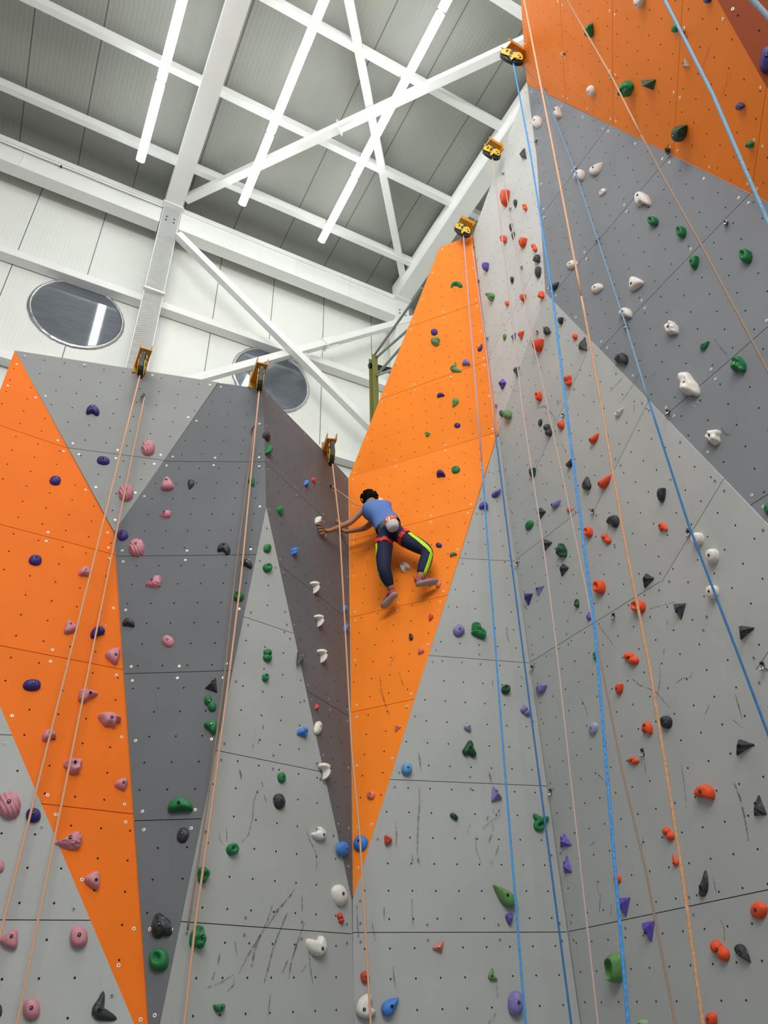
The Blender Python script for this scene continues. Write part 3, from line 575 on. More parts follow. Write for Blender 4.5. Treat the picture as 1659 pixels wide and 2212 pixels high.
# face: (x, y, w, h, rotation, colour, shape)
HOLDS = {
'C': '200,885,27,25,0,purple,cres;223,993,29,19,-8,purple,egg;320,965,27,35,0,pink,shell;272,1062,30,38,0,pink,shell',
'B': '121,1035,26,19,-8,purple,egg;78,1207,29,22,-8,purple,egg;184,1233,25,24,-12,pink,wing;152,1350,30,27,15,pink,rtri;212,1363,33,25,18,purple,wing;248,1415,36,34,195,pink,rtri;71,1477,36,25,0,purple,egg;194,1497,46,31,180,pink,scale;239,1554,49,31,0,pink,bat;107,1586,31,27,10,pink,wing;160,1651,34,35,0,pink,lump;266,1693,38,27,20,pink,drop;150,1813,54,36,0,pink,scale;205,1901,37,38,205,pink,rtri',
'A': '20,1737,44,57,0,pink,shell;72,1760,30,30,0,purple,ball;-4,1870,24,28,0,pink,egg;24,2025,40,41,-30,pink,rtri;171,2023,36,42,0,pink,drum;68,2180,35,40,0,pink,ball;226,2172,52,56,0,black,ell;-4,2183,16,26,0,black,egg',
'D': '361,1041,28,31,0,pink,rtri;411,1045,20,23,-15,black,drop;355,1109,27,18,0,pink,scale;264,1154,26,24,25,purple,egg;295,1180,32,39,0,pink,shell;329,1255,40,28,8,pink,scale;483,1183,31,26,-10,black,cres;533,1216,28,20,-30,black,wing;544,1040,20,23,25,green,drop;515,1287,23,24,0,green,jug;277,1344,29,22,-12,black,wing;362,1383,30,25,-35,pink,egg;460,1475,32,32,-20,black,tri;453,1517,27,40,10,green,twin;456,1568,34,33,-50,green,wing;388,1739,54,34,0,green,wing;394,1803,27,36,-20,black,egg;347,2000,43,45,0,black,lump;342,2072,42,43,0,green,jug',
'E': '580,1183,17,20,-10,green,egg;580,1225,20,20,20,green,jug;581,1414,27,27,-35,green,twin;575,1463,17,18,0,green,jug;656,1581,23,20,-20,blue,lump;611,1679,18,24,10,green,egg;607,1730,25,35,15,black,egg;693,1800,28,31,235,white,cres;505,1834,27,25,25,green,jug;441,1889,29,32,0,green,lump;739,1933,32,46,22,white,egg;738,1983,18,21,0,red,twin;431,2026,39,41,0,green,lump;690,2041,41,44,205,white,cres;476,2176,26,20,180,green,wing',
'G': '582,941,19,25,25,black,drop;583,969,18,23,0,green,rtri;610,1102,19,22,10,green,drop;664,1043,11,16,0,blue,cres;681,1037,11,15,20,red,drop;638,1190,17,19,0,blue,lump;691,1123,17,20,0,white,egg;684,1267,22,29,0,white,moon;693,1339,23,29,0,white,moon;700,1415,24,32,0,white,moon;654,1420,20,31,0,black,tri2;747,1314,11,17,0,blue,egg;750,1356,13,19,0,blue,egg;686,1525,11,14,0,red,tri;691,1571,15,31,-5,white,egg;706,1664,27,37,0,white,moon;747,1832,26,34,20,blue,egg',
'H': '821,1081,15,15,0,white,egg;873,1223,23,21,40,white,cres;946,1260,11,17,-20,salmon,egg;951,1022,21,17,0,purple,wing;983,1012,20,15,20,green,egg;947,1176,14,10,-10,purple,egg;978,1196,17,10,15,olive green,wing;929,1333,12,17,-20,red,drop;887,1375,10,15,0,black,jug;907,1405,16,18,-40,salmon,drop;858,1571,15,18,0,salmon,tri2;800,1716,18,20,-20,salmon,egg;776,1819,31,38,-25,blue,egg',
'H2': '984,614,28,17,0,green,arch;937,716,16,15,20,purple,egg;940,737,22,20,0,olive green,lump;1035,749,18,17,20,purple,horn;983,789,30,27,0,olive green,ell;1006,783,20,18,0,lavender,wing;951,853,18,11,10,purple,wing;981,869,18,24,-25,olive green,drop;987,918,15,12,10,purple,egg;923,937,13,12,0,olive green,lump',
'F': '1073,1061,26,21,0,violet,horn;1046,1091,21,18,0,violet,cres;993,1360,26,25,30,lavender,egg;1037,1359,32,38,0,green,ribs;1094,1488,21,20,0,dark green,jug;1138,1534,23,24,20,lavender,twin;1013,1571,19,21,35,pale violet,drop;1016,1615,34,38,0,dark green,tril;880,1660,25,25,0,light blue,ball;1072,1711,26,32,15,lavender,tri;982,1763,21,11,-35,dark green,egg;838,1812,19,20,30,red,rtri;1092,1932,36,66,228,olive green,drop;1102,1985,17,24,185,violet,rtri;948,2044,25,22,180,salmon,tri2;790,2111,20,25,20,red,egg;1067,2104,22,23,0,olive green,ell;793,2175,45,48,120,white,cres;847,2172,36,48,130,blue,drop;1117,2168,37,46,0,lavender,ball;1173,1771,38,36,0,green,knot',
'I': '1164,1488,22,27,-15,lavender,dee;1215,1814,27,27,10,violet,tri;1221,1866,18,36,5,violet,tri;1278,1574,19,30,-15,pale violet,egg;1137,1294,20,27,180,purple,tri;1163,1272,23,21,30,lavender,tri2;1196,1086,28,22,0,lavender,horn;1228,1101,13,12,0,orange,egg;1167,1108,20,28,0,black,tri2;1140,1134,15,26,-30,green,egg;1178,1176,21,29,5,black,tri2;1211,1190,26,30,0,dark green,lump;1216,1230,21,29,0,black,tri2;1269,1149,22,24,0,orange,jug;1306,1163,20,26,15,orange,twin;1292,1268,30,32,0,orange,jug;1376,1310,35,29,0,orange,jug;1397,1253,27,33,0,black,tri2;1464,1320,30,36,185,black,tri;1245,1304,12,18,0,dark green,lump;1270,1330,12,20,180,violet,drop;1285,1417,11,18,0,green,jug;1359,1422,31,32,15,orange,twin;1335,1489,20,24,0,orange,dee;1395,1573,26,28,0,orange,cres;1436,1560,30,27,0,black,ball;1365,1643,25,18,20,orange,twin;1603,1613,43,33,0,black,tri2;1518,1712,44,38,-15,orange,wing;1635,1738,30,44,5,black,tri;1440,1801,25,32,15,orange,twin;1453,1860,21,26,60,orange,horn;1331,1898,16,22,10,orange,egg;1344,1960,28,39,185,violet,tri;1397,2013,31,41,190,violet,tri;1512,1907,32,54,0,black,boot;1325,2090,47,58,0,olive green,ring;1634,1967,37,38,-25,orange,egg;1550,2054,34,52,25,orange,twin;1602,2061,27,48,40,black,drop;1534,2203,29,28,0,orange,ball;1386,2214,28,20,0,pale green,ball;1148,1021,16,24,0,dark green,dee',
'J': '1158,746,27,31,0,orange,dee;1179,715,13,23,10,black,wing;1209,693,14,17,0,black,dee;1240,727,13,15,0,orange,egg;1256,741,20,30,-10,black,tri;1224,822,21,24,0,orange,lump;1162,856,17,23,0,orange,jug;1165,913,8,18,-10,black,egg;1180,929,21,28,0,black,twin;1209,918,17,20,0,orange,egg;1227,998,21,26,0,black,horn;1278,945,28,25,0,orange,horn;1336,890,12,27,138,white,drop;1263,1043,22,32,180,black,drop;1299,1038,37,31,0,orange,horn;1320,1126,26,29,-20,black,cres;1429,1139,17,24,25,orange,cres;1426,1070,20,34,0,black,dee;1505,1164,28,28,0,white,drum;1537,1201,29,31,0,white,drum;1537,1279,29,29,0,white,drum;1607,1364,36,32,10,black,tri2;1167,636,16,17,0,orange,rtri',
'J2': '1124,332,17,25,200,black,tri2;1084,426,21,41,-8,orange,dee;1110,439,9,19,-5,black,drop;1131,447,11,16,0,orange,twin;1101,491,7,19,-5,black,drop;1106,509,7,19,-5,black,drop;1086,516,15,19,0,orange,jug;1124,523,18,26,-10,orange,dee;1150,534,13,20,10,orange,twin;1156,559,14,24,-20,black,wing;1158,587,13,28,-10,black,egg;1046,576,14,22,0,violet,dee;1103,605,9,17,-5,black,drop;1057,640,18,21,0,olive green,lump;1093,655,9,12,0,orange,egg;1127,643,13,18,0,orange,dee;1087,728,8,17,-10,olive green,drop;1105,726,12,17,180,violet,tri2;1121,724,15,20,180,orange,tri;1112,803,15,23,190,black,tri;1083,829,14,25,0,violet,tri2;1090,895,20,22,0,olive green,egg;1081,893,8,15,0,black,egg',
'K': '1155,261,20,29,-15,white,egg;1202,240,18,27,0,white,rtri;1284,361,22,36,140,white,drop;1248,377,20,30,-25,white,wing;1299,414,10,20,-40,white,egg;1382,429,31,37,20,white,cres;1232,570,25,16,35,white,egg;1286,621,27,18,38,white,egg;1367,612,29,32,150,white,rtri;1348,675,27,26,-15,white,wing;1448,708,32,30,0,white,lump;1483,830,34,56,28,white,lump;1538,943,34,34,0,white,lump;1408,477,26,23,0,green,jug;1469,500,24,28,0,green,jug;1496,566,22,31,0,green,dee;1608,552,30,34,0,green,jug;1520,744,15,26,135,green,drop;1592,787,35,34,0,green,lump;1192,615,27,20,0,black,horn;1339,774,27,29,-20,black,wing;1655,1098,14,24,0,green,egg',
'L': '1376,8,24,26,180,white,rtri;1270,69,22,28,0,green,lump;1454,63,15,19,-10,green,egg;1272,199,18,27,25,white,egg;1349,194,32,34,0,green,lump;1391,182,24,34,75,dark green,tri;1477,137,15,19,10,tan,tri;1462,292,35,37,0,dark green,dee;1594,232,17,18,-30,purple,dee;1616,314,20,15,0,green,egg;1525,1,18,14,0,purple,egg',
'M': '1656,125,30,62,-10,purple,egg'}
ORD = ['', 'top', 'second', 'third', 'fourth', 'fifth', 'sixth', 'seventh', 'eighth', 'ninth', 'tenth', 'eleventh', 'twelfth', 'thirteenth', 'fourteenth', 'fifteenth', 'sixteenth', 'seventeenth', 'eighteenth', 'nineteenth']
UNIQUE = set()
BOLT = {}
def bolt_mesh():
    vs = []; fs = []; mi = []
    for (r, z) in ((1, .25), (1, .0), (.62, .02), (.5, .3), (.22, .32), (.22, .1)):
        vs += [V((r * math.cos(2 * PI * k / 12), r * math.sin(2 * PI * k / 12), z)) for k in range(12)]
    for j in range(5):
        fs += [(j * 12 + k, j * 12 + (k + 1) % 12, j * 12 + 12 + (k + 1) % 12, j * 12 + 12 + k) for k in range(12)]; mi += [[1, 1, 0, 0, 1][j]] * 12
    fs.append(tuple(range(60, 72))); mi.append(1)
    me = bpy.data.meshes.new('bolt'); me.from_pydata(vs, [], fs); me.materials.append(M['steel']); me.materials.append(M['hole']); me.polygons.foreach_set('material_index', mi); return me
BOLTM = bolt_mesh()
HOLEM = bpy.data.meshes.new('bolt_hole'); HOLEM.from_pydata(*[[tuple(v) for v in disc_geo(V((0, 0, .12)), V((1, 0, 0)), V((0, 1, 0)), 1, 12)[0]], [], disc_geo(V((0, 0, 0)), V((1, 0, 0)), V((0, 1, 0)), 1, 12)[1]]); HOLEM.materials.append(M['hole'])
def place_hold(q, rec, label, seed):
    x, y, w, h, rot, colr, shp = rec
    n = nrm(q); p = hit(q, x, y); s = (p - EYE).dot(CZ) / F
    # directions on the face that run level and upright as seen by a viewer standing in the hall
    bx = (hit(q, x + 2, y) - hit(q, x - 2, y)) / 4; by = (hit(q, x, y - 2) - hit(q, x, y + 2)) / 4
    sx, sy = min(1, s / bx.length), min(1, s / by.length)
    # foreshortening of the face seen from the hall floor
    W, H = w * s, h * s; deep = .40 if shp in ('drum', 'jug', 'ball', 'ring', 'lump') else .30
    for _ in range(8):
        m_ = (W * H) ** .5
        W = max(.6 * w * s, min(2.2 * w * s, (w * s - deep * m_ * (1 - sx * sx) ** .5) / sx)); H = max(.6 * h * s, min(1.6 * h * s, (h * s - deep * .6 * m_ * (1 - sy * sy) ** .5) / sy))
    d = .28 * (W * H) ** .5
    ex = bx.normalized(); ey = by.normalized()
    if rot:
        c_, s_ = math.cos(math.radians(rot)), math.sin(math.radians(rot)); a_, b_ = ex * W, ey * H; k_ = (W * H) ** .5
        g_ = abs(s_); sc = 1 + (H / W - 1) * 0
        fx_, fy_ = ex / max(sx, .5), ey / max(sy, .5)
        W, H = w * s * .92, h * s * .92; ex, ey = fx_ * c_ + fy_ * s_, fy_ * c_ - fx_ * s_
    # rotated boxes keep the seen width/height roughly
    base = hit(q, x, y, d * .9) - n * (d * .9)
    vs, fs, sm = geo(shp, W, H, seed)
    pos = lambda v: base + ex * v.x + ey * v.y + n * v.z
    m = HC[colr]; small = max(w, h) < 19
    wv = [pos(v) for v in vs]
    if small:
        o = mesh_obj('climbing_hold', wv, fs, m, None, None, sm, loc=base); root = o
    else:
        root = empty('climbing_hold', base)
        o = child('hold_body', wv, fs, m, root, None, sm, pivot=base)
        bvh = BVHTree.FromPolygons(wv, fs)
        c0 = base + ex * (W * .0) + ey * (H * .05)
        if shp in ('cres', 'moon', 'horn', 'arch', 'ell', 'boot', 'tril', 'knot'):
            off = {'cres': (.0, .2), 'moon': (.18, .1), 'horn': (-.12, -.2), 'arch': (0, .25), 'ell': (-.22, -.15), 'boot': (.08, -.15), 'tril': (.0, .0), 'knot': (.1, .05)}[shp]
            c0 = base + ex * (W * off[0]) + ey * (H * off[1])
        r = bvh.ray_cast(c0 + n * .6, -n)
        if r[0] is not None:
            fn = r[1] if r[1].dot(n) > 0 else -r[1]
            bo = bpy.data.objects.new('bolt' if seed % 3 else 'bolt_hole', BOLTM if seed % 3 else HOLEM); COL.objects.link(bo); bo.parent = root
            fn = (fn + n).normalized()
            bo.location = r[0] + fn * .001 - root.location; bo.rotation_mode = 'QUATERNION'; bo.rotation_quaternion = fn.to_track_quat('Z', 'Y')
            k = max(.007, min(.012, .1 * (W * H) ** .5)); bo.scale = (k, k, k)
    tag(root, label, 'climbing hold', colr + ' climbing holds')
    return root
seed = 0
for q, txt in HOLDS.items():
    recs = []
    for t in txt.split(';'):
        f = t.split(','); recs.append((float(f[0]), float(f[1]), float(f[2]), float(f[3]), float(f[4]), f[5], f[6]))
    recs.sort(key=lambda r: r[1])
    for r in recs:
        same = [k for k in recs if k[5] == r[5]]; kin = [k for k in same if k[6] == r[6]]
        base = '%s %s hold' % (r[5], WORD[r[6]])
        if len(kin) == 1: lab = '%s on %s' % (base, PLACE[q])
        else:
            i = same.index(r) + 1; n_ = len(same)
            o_ = 'lowest' if i == n_ and n_ > 2 else ('upper' if n_ == 2 and i == 1 else 'lower' if n_ == 2 else ORD[i])
            lab = '%s, %s %s one down on %s' % (base, o_, r[5], PLACE[q]) if o_ not in ('lowest', 'upper', 'lower', 'top') else '%s, %s %s one on %s' % (base, o_, r[5], PLACE[q])
        assert lab not in UNIQUE, lab
        UNIQUE.add(lab); seed += 1
        place_hold(q, r, lab, seed)

# ------------------------------------------------------------------ bolt hangers
HANG = {'K': [(1158,303), (1242,364), (1290,515), (1352,703), (1443,887), (1568,480)], 'L': [(1218,115), (1320,163), (1174,191), (1475,70)], 'J': [(1161,716), (1217,895), (1281,1103), (1487,1148), (1647,1433)],
 'I': [(1326,1328), (1388,1621), (1118,1216), (1150,1440), (1190,1707)], 'J2': [(1087,374), (1102,450), (1127,577), (1024,533), (1034,606), (1053,731), (1072,876)], 'F': [(1091,1017)], 'C': [(311,853)], 'D': [(549,924)], 'G': [(714,1050)]}
HPOS = {}
for q, lst in HANG.items():
    lst.sort(key=lambda p: p[1])
    for i, (x, y) in enumerate(lst):
        n, ex, ey = frame(q); c = hit(q, x, y)
        root = empty('bolt_hanger', c); HPOS[(q, i)] = c
        n_ = len(lst)
        tag(root, ('steel bolt hanger on %s' % PLACE[q]) if n_ == 1 else 'steel bolt hanger, %s on %s' % ('uppermost' if i == 0 else 'lowest' if i == n_ - 1 else ORD[i + 1] + ' one down', PLACE[q]), 'bolt hanger', 'steel bolt hangers')
        # bent plate: flat tab on the wall, ear turned out with an eye
        w = .017
        g = box_geo(c + n * .003, ex * w, ey * w, n * .003)
        e0 = c - ey * .03 + n * .02
        g2 = box_geo(c - ey * .018 + n * .01, ex * w, (-ey + n * .8).normalized() * .012, (ey * .8 + n).normalized() * .002)
        g3 = ring_geo(e0 - ey * .008 + n * .006, ex, (-ey + n).normalized(), .014, .0045, 14, 6)
        child('plate', *join_geo(g, g2, g3), M['steel'] if q not in 'GD' else M['gunmetal'], root, pivot=c)
        child('bolt', *cyl_geo(c + n * .005, ex, ey, .012, .009, 6), M['gunmetal'], root)
        if q in 'CDG':
            k0 = c - ey * .07 + n * .035
            child('carabiner', *ring_geo(k0, ex * .55 + n * .3, ey, .042, .005, 18, 6), M['steel'], root)
# black steel ring hanging at the orange overhang's lower edge
n, ex, ey = frame('L'); c = hit('L', 1446, 324)
root = empty('bolt_hanger', c); tag(root, 'black steel ring hanger just below the dark green hold on the orange overhang', 'bolt hanger', 'steel bolt hangers')
child('plate', *ring_geo(c + n * .02, ex, ey, .028, .008, 18, 6), M['blackp'], root); child('bolt', *cyl_geo(c + n * .0, ex, ey, .03, .01, 6), M['gunmetal'], root)

# ------------------------------------------------------------------ pulleys on brackets
def pulley(q, att, tip, off, facing, label, size=1.0):
    """arm from the wall edge (att) to its free end (tip), rope device hanging below the end"""
    a0 = hit(q, *att); t0 = hit(q, *tip, off); az = V((0, 0, 1))
    out = (t0 - a0); L_ = out.length; out.normalize(); sd = out.cross(az).normalized(); up = sd.cross(out).normalized()
    root = empty('rope_pulley', a0); tag(root, label, 'pulley', 'top rope pulleys')
    h2 = (t0 - a0) / 2; mid = (a0 + t0) / 2; w = .055 * size
    g = join_geo(box_geo(mid, h2 * 1.02, sd * w, up * .005), box_geo(mid + sd * w + up * .03, h2 * 1.02, sd * .005, up * .035), box_geo(mid - sd * w + up * .03, h2 * 1.02, sd * .005, up * .035), box_geo(a0 + up * .02 + out * .02, out * .008, sd * w * 1.3, up * .1))
    child('bracket', *g, M['bracket'], root)
    h = t0 - out * .05 - up * .02
    child('carabiner', *join_geo(ring_geo(h, out, az * 1.4, .03, .006, 16, 6), ring_geo(h - az * .062, sd, az * 1.3, .024, .006, 14, 6)), M['steel'], root)
    d = h - az * (.085 + .105 * size)
    pl = (sd * .95 + out * .3).normalized() if facing == 'flat' else facing
    if isinstance(facing, str): pl = (CX - az * CX.dot(az)).normalized()
    else: pl = (-CZ + CX * .22); pl.z = 0; pl.normalize()
    pn = pl.cross(az).normalized(); k_ = size
    oc = [(-.5, .3), (-.25, .6), (.25, .62), (.5, .3), (.45, -.3), (.15, -.6), (-.2, -.6), (-.45, -.25)]
    ok_ = [(-.46, .42), (-.1, .64), (.3, .5), (.18, .18), (.5, .05), (.42, -.32), (.08, -.6), (-.06, -.26), (-.44, -.36), (-.26, .02)]
    tl = .5 if isinstance(facing, str) else .0                      # device tilts along the rope
    a2 = (az * math.cos(tl) - pl * math.sin(tl)); p2 = (pl * math.cos(tl) + az * math.sin(tl))
    def plate(off_, th, k, oc=oc):
        o2 = smooth_loop(oc, 20); vs = [d + p2 * (p[0] * .17 * k * k_) + a2 * (p[1] * .22 * k * k_) + pn * (off_ + sg * th) for sg in (-1, 1) for p in o2]
        return vs, [tuple(range(20))[::-1], tuple(range(20, 40))] + [(i, (i + 1) % 20, 20 + (i + 1) % 20, 20 + i) for i in range(20)]
    C_ = lambda u, v, r, hh: cyl_geo(d + p2 * (u * k_) + a2 * (v * k_) - pn * (hh / 2), p2, a2, hh, r * k_, 10)
    child('body', *join_geo(plate(0, .02, 1.12), C_(0, -.1, .032, .062), C_(.03, .06, .018, .066), C_(-.045, -.01, .02, .066), C_(.05, -.04, .014, .066), C_(-.02, .085, .012, .066)), M['blackp'], root)
    for sg in (-1, 1): child('side_plate', *plate(sg * .03, .003, 1.05, ok_), M['yellow'], root)
    for ax_ in ((.0, .03, .02), (.03, -.09, .013), (-.03, -.07, .011), (0, .1, .013)): child('axle', *C_(ax_[0], ax_[1], ax_[2], .078), M['gunmetal'], root)
    return d
PU = {}
PU['a'] = pulley('C', (302, 796), (316, 754), .40, None, 'yellow rope pulley on the bracket at the top of the left grey triangle')
PU['b'] = pulley('D', (551, 828), (567, 785), .40, None, 'yellow rope pulley on the bracket at the peak of the dark grey face')
PU['c'] = pulley('G', (706, 977), (717, 948), .36, None, 'yellow rope pulley on the bracket above the climber, nearest the inner corner')
PU['d'] = pulley('J2', (1022, 492), (992, 477), .22, 'f', 'yellow rope pulley at the tip of the upper orange face')
PU['e'] = pulley('J2', (1081, 326), (1053, 309), .22, 'f', 'yellow rope pulley halfway up the edge of the tall pale face')
PU['f'] = pulley('L', (1133, 124), (1096, 101), .25, 'f', 'yellow rope pulley at the left edge of the orange overhang', 1.15)
# ------------------------------------------------------------------ ropes
def ropemat(name, c1, c2):
    m = mat(name, c1, .8, noise_amt=.15, col2=c2, scale=90); return m
RM = {'peach': ropemat('rope_peach', '#dfb08e', '#cf9c78'), 'tan': ropemat('rope_tan', '#bb8c68', '#cb9e7a'), 'blue': ropemat('rope_blue', '#2f86d6', '#5aa7e6'), 'deep': ropemat('rope_deep_blue', '#2c6aa6', '#3f7fb8'),
      'pale': ropemat('rope_pale', '#cbb8ac', '#bba799'), 'brown': ropemat('rope_brown', '#9c8474', '#85705f'), 'greyblue': ropemat('rope_grey_blue', '#8fa0ab', '#6f8796'), 'blend': ropemat('rope_blue_grey', '#5d93bd', '#86a4b8'), 'lilac': ropemat('rope_lilac', '#c9a3ad', '#b9b3cf')}
def wall_tree():
    vs, fs = [], []
    for q, lst in FACES.items():
        for p, pan, to2, to3 in lst:
            b = len(vs); vs += [to3(v) for v in p]
            fs += [tuple(b + i for i in t) for t in tessellate_polygon([[V((v.x, v.y, 0)) for v in p]])]
    return BVHTree.FromPolygons(vs, fs)
WT = wall_tree()
def infront(p):
    d = p - EYE; r = WT.ray_cast(EYE, d.normalized(), 60)
    if r[0] is not None and (r[0] - EYE).length * .978 < d.length: p = EYE + d.normalized() * ((r[0] - EYE).length * .978)
    return p
def strand(pts, d0, d1, start=None, end=None):
    """pts: picture points; depth runs from d0 to d1 (metres along the view axis); straight strands stay straight"""
    L = [0]
    for i in range(1, len(pts)): L.append(L[-1] + math.dist(pts[i], pts[i - 1]))
    out = []
    for p, l in zip(pts, L):
        f = l / L[-1]; iz = (1 - f) / d0 + f / d1
        out.append(EYE + ray(*p) / iz)
    if start is not None: out[0] = start
    dense = []
    for i in range(len(out) - 1):
        for k in range(5): dense.append(out[i].lerp(out[i + 1], k / 5))
    out = [infront(p) for p in dense + [out[-1]]]
    if start is not None: out[0] = start
    if end is not None: out[-1] = end
    return out
def dz(p): return (p - EYE).dot(CZ)
def rope(label, strands, group='climbing ropes'):
    """strands: list of (points, radius, material)"""
    root = empty('climbing_rope', strands[0][0][0]); tag(root, label, 'rope', group)
    for pts, r, m in strands:
        # resample for a gentle curve
        child('strand', *tube_geo(pts, r, 8), RM[m], root, smooth=True)
fz = lambda q, p, k=1.0: dz(hit(q, *p)) * k
rope('peach rope looped over the far left pulley, its two strands running to the lower left', [
    (strand([(317,812),(0,2022),(-60,2252)], dz(PU['a']), 4.0, PU['a']), .008, 'peach'),
    (strand([(312,858),(247,1172),(37,2212),(28,2260)], fz('C',(311,860),.985), 4.4), .0075, 'peach')])
rope('peach and brown rope from the pulley at the peak of the dark grey face', [
    (strand([(569,838),(520.5,1250),(491,1490),(448,1810),(422,1994),(398,2212),(393,2260)], dz(PU['b']), 4.6, PU['b']), .0085, 'peach'),
    (strand([(549,925),(506.5,1250),(489,1427),(456,1680),(430,1850),(405,2010)], fz('D',(549,925),.985), 4.75), .0075, 'brown')])
rope('pale rope on the pulley above the climber, one strand reaching down to him', [
    (strand([(723,990),(733,1130),(760,1620),(777,1800),(801,2212),(803,2260)], dz(PU['c']), 5.0, PU['c']), .0085, 'peach'),
    (strand([(717,1050),(773,1092)], fz('G',(717,1050),.985), 8.45), .007, 'peach')])
rope('blue rope hanging from the pulley at the tip of the upper orange face', [
    (strand([(1004,512),(1041,1000)], dz(PU['d']), 8.4, PU['d']), .0085, 'lilac'), (strand([(1041,1000),(1062,1290),(1087,1620),(1135,2212),(1138,2260)], 8.4, 4.9), .0085, 'blue'),
    (strand([(1020,532),(1046,720),(1070,935)], fz('J2',(1022,535),.99), 8.7), .0075, 'lilac'), (strand([(1070,935),(1103,1200),(1144,1520),(1234,2212),(1240,2260)], 8.7, 5.25), .0085, 'deep')])
rope('thin pale rope hanging from the pulley halfway up the tall pale face edge', [
    (strand([(1059,338),(1095,600),(1131,900),(1174,1180),(1200,1380),(1235,1700),(1292,2212),(1297,2260)], dz(PU['e']), 4.4, PU['e']), .0075, 'pale'),
    (strand([(1087,380),(1104,480),(1143,700),(1181,870),(1222,1060),(1290,1390)], fz('J2',(1087,380),.985), 5.9), .0065, 'pale'), (strand([(1290,1390),(1345,1670),(1395,1880),(1459,2212),(1468,2260)], 5.9, 3.7), .0075, 'brown')])
rope('bright blue rope from the pulley at the left edge of the orange overhang', [
    (strand([(1114,138),(1147,340),(1191,620),(1240,1015),(1285,1360),(1357,2212),(1361,2260)], dz(PU['f']), 3.5, PU['f']), .0092, 'blue'),
    (strand([(1128,140),(1173,190)], dz(PU['f']), fz('L',(1173,190),.99)), .007, 'lilac'), (strand([(1173,190),(1240,362),(1351,700),(1402,868)], fz('L',(1173,190),.99), 5.8), .0075, 'blend'), (strand([(1402,868),(1488,1135),(1595,1415),(1659,1585),(1700,1700)], 5.8, 4.4), .0085, 'deep')])
rope('thick orange tan rope from above the picture crossing the lower right wall', [
    (strand([(1128,-40),(1132,0),(1176,225),(1215,425),(1256,640)], 8.0, 5.9), .0095, 'peach'), (strand([(1256,640),(1300,880),(1350,1170),(1405,1450),(1470,1860),(1518,2212),(1525,2260)], 5.9, 2.9), .0088, 'tan'),
    (strand([(1205,-30),(1225,0),(1320,163),(1385,292)], 7.6, 5.9), .0075, 'tan'), (strand([(1385,292),(1440,395),(1518,535),(1600,690),(1700,880)], 5.9, 4.1), .0075, 'brown')])
rope('thick blue rope crossing the orange overhang at the upper right', [(strand([(1415,-40),(1436,0),(1540,205),(1600,345),(1659,480),(1720,620)], 4.6, 3.0), .0088, 'blend')])
rope('thick grey blue rope cutting across the extreme top right corner', [(strand([(1580,-45),(1626,0),(1659,36),(1730,110)], 3.0, 2.6), .0105, 'greyblue')])

# ------------------------------------------------------------------ hall: wall, steel frame, roof
XA = V((-0.4813536, 0.8765265, 0)); YA = V((0.8765265, 0.4813536, 0)); ZA = V((0, 0, 1))   # into the wall, along the wall, up
C0 = 9.0                                                                                      # front face of the columns
def onwall(px, py, c=C0):
    r = ray(px, py); return EYE + r * (c / r.dot(XA))
def onz(px, py, z):
    r = ray(px, py); return EYE + r * ((z - EYE.z) / r.z)
O = V((0, 0, 0))
def W(u, v, z): return YA * u - XA * v + V((0, 0, z))       # v counted from the eye towards the viewer's back; wall lies at v = -C0
uw = lambda p: p.dot(YA)
vw = lambda p: -p.dot(XA)
def beam(name, a, b, wdt, hgt, label, cat, group, up=ZA, flange=None, m='white_steel', extra=None):
    """rolled section between two points; flange -> I-profile"""
    d = (b - a).normalized(); s = d.cross(up).normalized(); t = s.cross(d)
    mid = (a + b) / 2; h = (b - a) / 2
    if flange:
        g = join_geo(box_geo(mid + t * (hgt / 2 - flange / 2), h, s * (wdt / 2), t * (flange / 2)), box_geo(mid - t * (hgt / 2 - flange / 2), h, s * (wdt / 2), t * (flange / 2)), box_geo(mid, h, s * (flange / 2), t * (hgt / 2 - flange)))
    else: g = box_geo(mid, h, s * (wdt / 2), t * (hgt / 2))
    root = empty(name, a); tag(root, label, cat, group)
    child('profile', *g, M[m], root)
    if extra: extra(root, a, b, d, s, t)
    return root
CW = C0 + .5                         # cladding plane
pj = onwall(368, 447); ZR = pj.z      # underside of the rafters
UL = uw(onwall(296, 687)); UR = uw(onwall(343, 687)); UC = (UL + UR) / 2; WC = UR - UL
ZP = ZR + .30; ZC = ZR + .58          # purlin underside, roof sheet
U0, U1 = -9.5, 16.5
# cladding wall with vertical joints
def clad(name, plane_u0, plane_u1, z0, z1):
    vs, fs, mi = [], [], []
    q = lambda u, v, z: W(u, v, z)
    a = len(vs); vs += [W(U0, -CW, z0), W(U1, -CW, z0), W(U1, -CW, z1), W(U0, -CW, z1), W(U0, -CW - .1, z0), W(U1, -CW - .1, z0), W(U1, -CW - .1, z1), W(U0, -CW - .1, z1)]
    fs += [(0, 1, 2, 3), (5, 4, 7, 6), (0, 3, 7, 4), (1, 5, 6, 2), (3, 2, 6, 7), (0, 4, 5, 1)]; mi += [0] * 6
    us = uw(onwall(237, 437, CW)); u = us - 8 * 1.1
    while u < U1:
        if u > U0:
            b = len(vs); vs += [W(u - .006, -CW + .002, z0), W(u + .006, -CW + .002, z0), W(u + .006, -CW + .002, z1), W(u - .006, -CW + .002, z1)]; fs.append((b, b + 1, b + 2, b + 3)); mi.append(1)
        u += 1.1
    o = mesh_obj(name, vs, fs, [M['white_panel'], M['seam']], None, mi); tag(o, kind='structure'); return o
